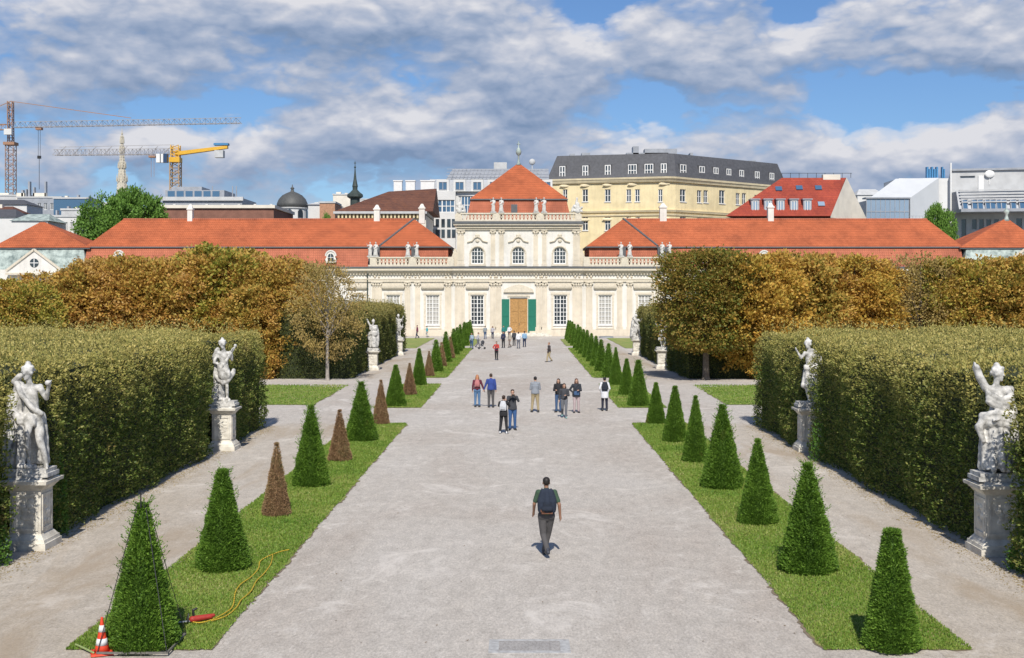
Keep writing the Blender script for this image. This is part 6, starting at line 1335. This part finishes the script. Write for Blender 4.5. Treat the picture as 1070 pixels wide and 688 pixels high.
def fig_c(mb):    # right hand figure with one arm thrown up and broken off, heavy drapery
    J_rot['z'] = PI+.9
    J = sj(hea=(.02, -.01, 1.65), che=(.0, 0, 1.36), shL=(-.16, -.02, 1.44), elL=(-.27, -.04, 1.62), wrL=(-.31, -.04, 1.70), elR=(.22, -.1, 1.20), wrR=(.0, -.19, 1.02), knL=(-.06, -.12, .58), anL=(-.08, -.06, .2), knR=(.1, 0, .55), anR=(.08, .04, .2))
    human(mb, J, hand_r=.016); curls(mb, J['hea']); J_rot['z'] = 0
    mb.chain([(-.17, -.02, 1.44), (-.27, -.03, 1.62), (-.32, -.03, 1.76)], [.07, .06, .062])
    sash(mb, [(-.16, -.12, 1.36), (.02, -.15, 1.26), (.18, -.12, 1.30), (.23, 0, 1.42)], .055, 3, .06); sash(mb, [(-.22, -.04, 1.0), (-.05, -.18, 1.06), (.16, -.16, 1.0), (.25, .0, 1.12)], .065, 3, .07)
    folds(mb, (.0, 0, 1.02), (.0, 0, .2), .14, .22, 14, .055, 5); mb.chain([(-.2, -.1, 1.0), (-.30, -.1, .84), (-.24, -.12, .62)], [.06, .06, .04]); mb.chain([(.2, .05, 1.4), (.28, .06, 1.1), (.30, .06, .6), (.26, .04, .25)], [.07, .08, .09, .08])
def fig_d(mb):    # slender, turned left, arm forward, scarf blowing behind
    J_rot['z'] = PI-.9
    J = sj(hea=(-.04, -.01, 1.65), che=(.02, 0, 1.36), nec=(-.01, 0, 1.5), shL=(-.13, -.04, 1.42), elL=(-.25, -.12, 1.30), wrL=(-.34, -.14, 1.44), shR=(.16, .02, 1.42), elR=(.22, .1, 1.2), wrR=(.14, .1, 1.02), pel=(.0, 0, .98), knL=(-.12, -.1, .58), anL=(-.02, -.04, .2), knR=(.06, 0, .56), anR=(.1, .02, .2))
    human(mb, J, hand_r=.016); curls(mb, J['hea']); J_rot['z'] = 0
    sash(mb, [(.06, .04, 1.5), (.2, .06, 1.42), (.32, .08, 1.26), (.40, .08, 1.16)], .05, 3, .05); folds(mb, (.02, 0, 1.05), (.02, 0, .56), .12, .19, 12, .05, 7); folds(mb, (.08, .05, .7), (.12, .06, .22), .1, .1, 6, .05, 8, -60, 120); sash(mb, [(-.14, -.1, 1.08), (.02, -.16, 1.04), (.18, -.1, 1.1)], .05, 2, .05)
def pedestal(x, y, w_, label, h=1.63, grp='stone pedestals along the hedges'):
    t = thing('pedestal', label, 'pedestal', (x, y, 0), 0, grp); hw = w_/2; mb = MB(Matrix.Translation((0, 0, 0)))
    def sq(mb, r0, z0, r1, z1): mb.hexa([(-r0, -r0), (r0, -r0), (r0, r0), (-r0, r0)], z0, [(-r1, -r1), (r1, -r1), (r1, r1), (-r1, r1)], z1)
    b = MB(); sq(b, hw, 0, hw, .16); sq(b, hw-.03, .161, hw-.04, .24); sq(b, hw-.06, .241, hw-.15, .36); b.build('base', M['marble2'], t, world=False)
    b = MB(); sq(b, hw-.16, .361, hw-.16, h-.25)
    for k in range(4):
        q = Matrix.Rotation(k*PI/2, 4, 'Z'); f = hw-.16; b.T = q
        b.box(-f+.06, f-.06, -f-.025, -f-.002, .44, .50); b.box(-f+.06, f-.06, -f-.025, -f-.002, h-.40, h-.34); b.box(-f+.06, -f+.12, -f-.024, -f-.002, .502, h-.402); b.box(f-.12, f-.06, -f-.024, -f-.002, .502, h-.402)
        rq = random.Random(k); 
        for j in range(9): b.ell((rq.uniform(-.16, .16), -f-.004, rq.uniform(.62, h-.5)), (.09, .02, .07), 8, 5)
    b.T = None; b.build('shaft', M['marble2'], t, world=False)
    b = MB(); sq(b, hw-.14, h-.249, hw-.08, h-.17); sq(b, hw-.07, h-.169, hw-.02, h-.10); sq(b, hw+.03, h-.099, hw+.04, h-.02); sq(b, hw-.02, h-.019, hw-.05, h); b.build('cornice', M['marble2'], t, world=False)
    b = MB(); sq(b, .40, h+.001, .39, h+.05); b.build('top_block', M['marble'], t, world=False)
    return t
where = {'l1': 'nearest left', 'r1': 'nearest right', 'l2': 'second left', 'r2': 'second right', 'l3': 'third left', 'r3': 'third right', 'l4': 'farthest left', 'r4': 'farthest right'}
slab = {'l1': 'white marble figure leaning on a draped column with one bent arm raised, nearest left', 'l2': 'white marble figure holding a long necked instrument, second on the left', 'r1': 'white marble figure in heavy drapery with one arm thrown up, nearest right',
        'r2': 'slender white marble figure turned left with a scarf behind, second on the right', 'l3': 'weathered marble figure on the third left pedestal before the far hedge', 'r3': 'marble figure on the third right pedestal before the far hedge', 'l4': 'farthest left marble figure beside the hedge end', 'r4': 'farthest right marble figure beside the hedge end'}
fn = {'l1': fig_a, 'l2': fig_b, 'r1': fig_c, 'r2': fig_d, 'l3': fig_c, 'r3': fig_d, 'l4': fig_b, 'r4': fig_a}
for k_, (x, y, w_) in PED.items():
    h = 1.63 if k_[1] in '12' else 1.5; pedestal(x, y, w_, 'carved stone pedestal under the %s statue' % where[k_], h)
    near = k_[1] in '12'; t = marble('statue', slab[k_], (x, y-.02, h+.051), fn[k_], (1.47 if k_[1] == '1' else 1.42) if near else 1.32, .0135 if k_[1] == '1' else (.017 if near else .03), seed=ord(k_[0]), rz=0, grp='marble statues along the hedges')
    if k_ in ('l3',): t.scale.x *= -1 if False else 1
# statues on the palace roof
def fig_s(v):
    def f(mb):
        J_rot['z'] = PI
        if v == 0: J = sj(elL=(-.30, -.02, 1.25), wrL=(-.36, -.05, 1.46), elR=(.26, 0, 1.18), wrR=(.14, -.12, 1.02))
        else: J = sj(elL=(-.27, -.02, 1.18), wrL=(-.12, -.14, 1.06), elR=(.30, 0, 1.22), wrR=(.26, -.1, 1.0), hea=(.02, 0, 1.63))
        human(mb, J, hand_r=.02); mb.ell((0, .01, 1.70), (.1, .1, .08)); J_rot['z'] = 0
        folds(mb, (0, 0, 1.05), (0, 0, .2), .12, .20 if v else .16, 11, .06, 3+v); sash(mb, [(-.2, -.08, 1.0), (.05, -.16, 1.1), (.22, -.05, 1.35)], .06, 2, .07)
    return f
RSm = {}
def roof_statue(u, Y, z, v, label, H=2.15):
    if v not in RSm: RSm[v] = marble('statue', '', (0, 0, 0), fig_s(v), 1, .035, seed=v, mats=M['stone_small'], grp='statues on the palace balustrades'); t = RSm[v]
    else: t = copy_tree(RSm[v])
    t.location = ((u-544)*Y/1300, Y, z); t.scale = (H/1.8,)*3; t['label'] = label
for i, (u, v) in enumerate(((515.5, 0), (523.8, 1), (560.3, 1), (568.5, 0))): roof_statue(u, FY+.3, 17.055, v, 'pale stone figure on the upper centre balustrade, %s from the left' % ordn(i))
for i, (u, v) in enumerate(((386.8, 0), (392.6, 1), (426.3, 1), (435.5, 0))): roof_statue(u, FY+.35, 10.955, v, 'pale stone figure on the left lower balustrade, %s from the left' % ordn(i), 2.1)
for i, (u, v) in enumerate(((649, 0), (658, 1), (691.9, 1), (699.7, 0))): roof_statue(u, FY+.35, 10.955, v, 'pale stone figure on the right lower balustrade, %s from the left' % ordn(i), 2.1)
for sg, u in ((-1, 480), (1, 603.5)):
    q = random.Random(u); mb = MB(); mb.cap((0, 0, .2), (0, 0, 1.2), .4, .28); mb.cap((-.2*sg, 0, 1.1), (-.1*sg, 0, 1.75), .2, .16); mb.ell((-.08*sg, 0, 1.95), (.16, .16, .2))
    mb.chain([(.2*sg, 0, 1.2), (.7*sg, 0, .8), (.9*sg, 0, .3)], [.16, .14, .16]) if False else mb.chain([(-.2*sg, 0, .9), (-.65*sg, 0, .7), (-.75*sg, 0, .2)], [.2, .16, .2])
    for i in range(14): mb.ell((q.uniform(-.6, .6), q.uniform(-.2, .1), q.uniform(.1, 1.1)), (.2, .18, .18), 8, 5)
    t = thing('trophy', 'pale stone trophy group at the %s corner of the upper balustrade' % ('left' if sg < 0 else 'right'), 'sculpture', ((u-544)*172.3/1300, FY+.3, 17.06)); o = link('carving', mb.remesh('carving', .05, 2), M['stone_small']); o.parent = t

# ------------------------------------------------------------------ small things
def cone(u, v, h, label, tilt=0):
    x, y = G(u, v); t = thing('traffic_cone', label, 'traffic cone', (x, y, .012), rv.uniform(0, 1), 'traffic cones'); red = mat_once('cone_red', (.72, .06, .02)); wht = mat_once('cone_white', (.75, .75, .75))
    m_ = MB(); r = h*.30; m_.hexa([(-r, -r), (r, -r), (r, r), (-r, r)], 0, [(-r*.94, -r*.94), (r*.94, -r*.94), (r*.94, r*.94), (-r*.94, r*.94)], h*.05); m_.build('base', red, t, world=False)
    pr = [(.21, .051), (.17, .22), (.165, .24), (.125, .43), (.12, .45), (.095, .60), (.09, .62), (.055, .80), (.03, 1.0)]; R_ = lambda z: np.interp(z, [p[1] for p in pr], [p[0] for p in pr])
    m_ = MB(); m_.lathe([(R_(z)*h, z*h) for z in (.052, .2, .24, .40, .44, .60, .64, .8, .97, 1.0)], 0, 0, 20); m_.build('body', red, t, smooth=True, world=False)
    for z0, z1 in ((.24, .42), (.60, .78)): m_ = MB(); m_.lathe([(R_(z0)*h+.004, z0*h), (R_(z1)*h+.004, z1*h)], 0, 0, 20); m_.build('reflective_band', wht, t, smooth=True, world=False)
cone(106.5, 683.5, .60, 'red and white traffic cone beside the framed yew in the left foreground'); cone(401, 426, .62, 'small red and white traffic cone behind the brown yew at the cross path')
x, y = G(149, 676)
fr_ = thing('trimming_frame', 'black metal pyramid frame set around the nearest left yew', 'trimming frame', (x, y, .012), 0)
hb = .575; m_ = MB()
for sx, sy in ((-1, -1), (1, -1), (1, 1), (-1, 1)): m_.tube((sx*hb, sy*hb, .05), (sx*.07, sy*.07, 2.40), .0075, n=6)
m_.build('edge_rod', M['black'], fr_, world=False)
m_ = MB()
for a, b in (((-hb, -hb), (hb, -hb)), ((hb, -hb), (hb, hb)), ((hb, hb), (-hb, hb)), ((-hb, hb), (-hb, -hb))): m_.tube((*a, .05), (*b, .05), .022, n=4)
m_.build('base_bar', mat_once('grey_timber', (.16, .15, .13)), fr_, world=False)
m_ = MB()
for a, b in (((-.07, -.07), (.07, -.07)), ((.07, -.07), (.07, .07)), ((.07, .07), (-.07, .07)), ((-.07, .07), (-.07, -.07))): m_.tube((*a, 2.40), (*b, 2.40), .012, n=4)
m_.tube((0, -.1, 2.36), (0, -.1, 2.62), .012); m_.tube((.06, -.1, 2.36), (.06, -.1, 2.46), .01); m_.build('top_ring', M['black'], fr_, world=False)
# hedge trimmer and its cable
x, y = G(207, 652); t = thing('hedge_trimmer', 'red electric hedge trimmer lying on the left lawn', 'hedge trimmer', (x, y, .02), .5)
red = mat_once('tool_red', (.38, .03, .02)); m_ = MB(); m_.cap((-.10, 0, .075), (.22, 0, .085), .062, .05, 1); m_.cap((.05, 0, .08), (.28, 0, .10), .045, .035); m_.remesh; o = link('body', m_.remesh('body', .01, 2), red); o.parent = t
m_ = MB(); m_.chain([(-.08, 0, .10), (-.09, 0, .24), (-.03, 0, .26)], [.024, .022, .02]); m_.chain([(-.20, .05, .05), (-.17, 0, .18), (-.20, -.05, .05)], [.014]*3); m_.build('handle', M['black'], t, smooth=True, world=False)
m_ = MB(); m_.box(-.70, -.12, -.022, .022, .045, .058)
for k in range(14): m_.box(-.69+k*.04, -.675+k*.04, -.045, .045, .048, .055)
m_.build('blade', M['grey'], t, world=False)
def cable(pts, nm, col, label, r=.013):
    P = [Vector((*G(u, v), .055)) for u, v in pts]; m_ = MB(); fine = []
    for i in range(len(P)-1):
        p0, p1, p2, p3 = P[max(i-1, 0)], P[i], P[i+1], P[min(i+2, len(P)-1)]
        for k in range(8):
            t_ = k/8; fine.append(.5*((2*p1)+(-p0+p2)*t_+(2*p0-5*p1+4*p2-p3)*t_**2+(-p0+3*p1-3*p2+p3)*t_**3))
    fine.append(P[-1])
    for i, (a, b) in enumerate(zip(fine[:-1], fine[1:])):
        m_.tube(a, b, r, n=5)
    o = m_.build(nm, mat_once('cable', col), None, smooth=True); tag(o, label, 'cable'); return o
cable([(196, 652), (208, 654), (221, 651), (233, 645), (243, 637), (246, 622), (252, 613), (262, 606), (270, 597), (273, 588), (290, 580), (302, 577)], 'power_cable', (.62, .42, .03), 'yellow power cable snaking over the left lawn from the trimmer')
cable([(221, 652), (236, 647), (247, 638), (252, 630), (262, 621), (268, 610), (276, 602), (283, 592), (285, 583)], 'power_cable', (.60, .40, .03), 'second loop of yellow cable closer to the gravel edge')
a_, b_ = G(79, 677), G(98, 686); o = cable([(79, 677), (88, 681), (98, 686)], 'garden_stake', (.30, .38, .14), 'pale green stake lying beside the traffic cone', .02); o['category'] = 'stake'
# hatch in the gravel
(x0, y0), (x1, y1) = G(510, 684), G(594.5, 667.5); t = thing('ground_hatch', 'flat rectangular hatch with a pale stone frame in the near gravel', 'hatch', ((x0+x1)/2, (y0+y1)/2, 0)); hx, hy = (x1-x0)/2, .40
m_ = MB(); m_.box(-hx, hx, -hy, -hy+.12, -.01, .008); m_.box(-hx, hx, hy-.08, hy, -.01, .008); m_.box(-hx, -hx+.17, -hy+.121, hy-.081, -.01, .0075); m_.box(hx-.17, hx, -hy+.121, hy-.081, -.01, .0075)
m_.build('frame', mat('hatch_stone', (.44, .44, .43), .9, scale=9, col2=(.30, .29, .28)), t, world=False); m_ = MB(); m_.box(-hx+.171, hx-.171, -hy+.121, hy-.081, -.01, .003); m_.build('lid', gravelmat('hatch_fill', (.33, .31, .29), (.37, .35, .33), (.41, .39, .37)), t, world=False)
# round basin by the palace wall
x, y = G(633.5, 353.3); t = thing('round_grating', 'dark round low grating on the ground before the palace, right of the yews', 'grating', (x, y, 0)); m_ = MB(); m_.lathe([(.95, 0), (.95, .22), (.85, .22), (.85, .12)], 0, 0, 24); m_.build('rim', M['grey'], t, world=False)
m_ = MB()
for k in range(-4, 5): L_ = math.sqrt(.84**2-(k*.19)**2); m_.box(-L_, L_, k*.19-.03, k*.19+.03, .13, .2)
m_.build('bars', M['black'], t, world=False)
# pushchair
x, y = G(503.5, 365); t = thing('pushchair', 'small dark pushchair next to the person in light grey', 'pushchair', (x, y, 0), -PI/2)
m_ = MB(); m_.cap((0, 0, .45), (0, .1, .75), .17, .2); o = link('seat', m_.remesh('seat', .03, 2), char and cloth(*('charcoal', 0, (.05, .052, .06)))); o.parent = t
m_ = MB(); m_.tube((-.2, -.3, 1.0), (-.2, .3, .15), .015); m_.tube((.2, -.3, 1.0), (.2, .3, .15), .015); m_.tube((-.2, -.3, 1.0), (.2, -.3, 1.0), .015); m_.tube((-.2, .1, .5), (-.2, -.3, .12), .015); m_.tube((.2, .1, .5), (.2, -.3, .12), .015); m_.build('frame', M['grey'], t, world=False)
for sx in (-.22, .22):
    for yy in (-.3, .3): m_ = MB(Matrix.Translation((sx, yy, .11)) @ Matrix.Rotation(PI/2, 4, 'Y')); m_.lathe([(.11, -.02), (.11, .02)], 0, 0, 14); m_.build('wheel', M['black'], t, world=False)
# palace steps are part of the palace; people near them stand on the gravel
for o in list(bpy.data.objects):
    if o.type == 'MESH' and o.parent is None and o.name.startswith('phone'): tag(o, 'phone', 'phone')
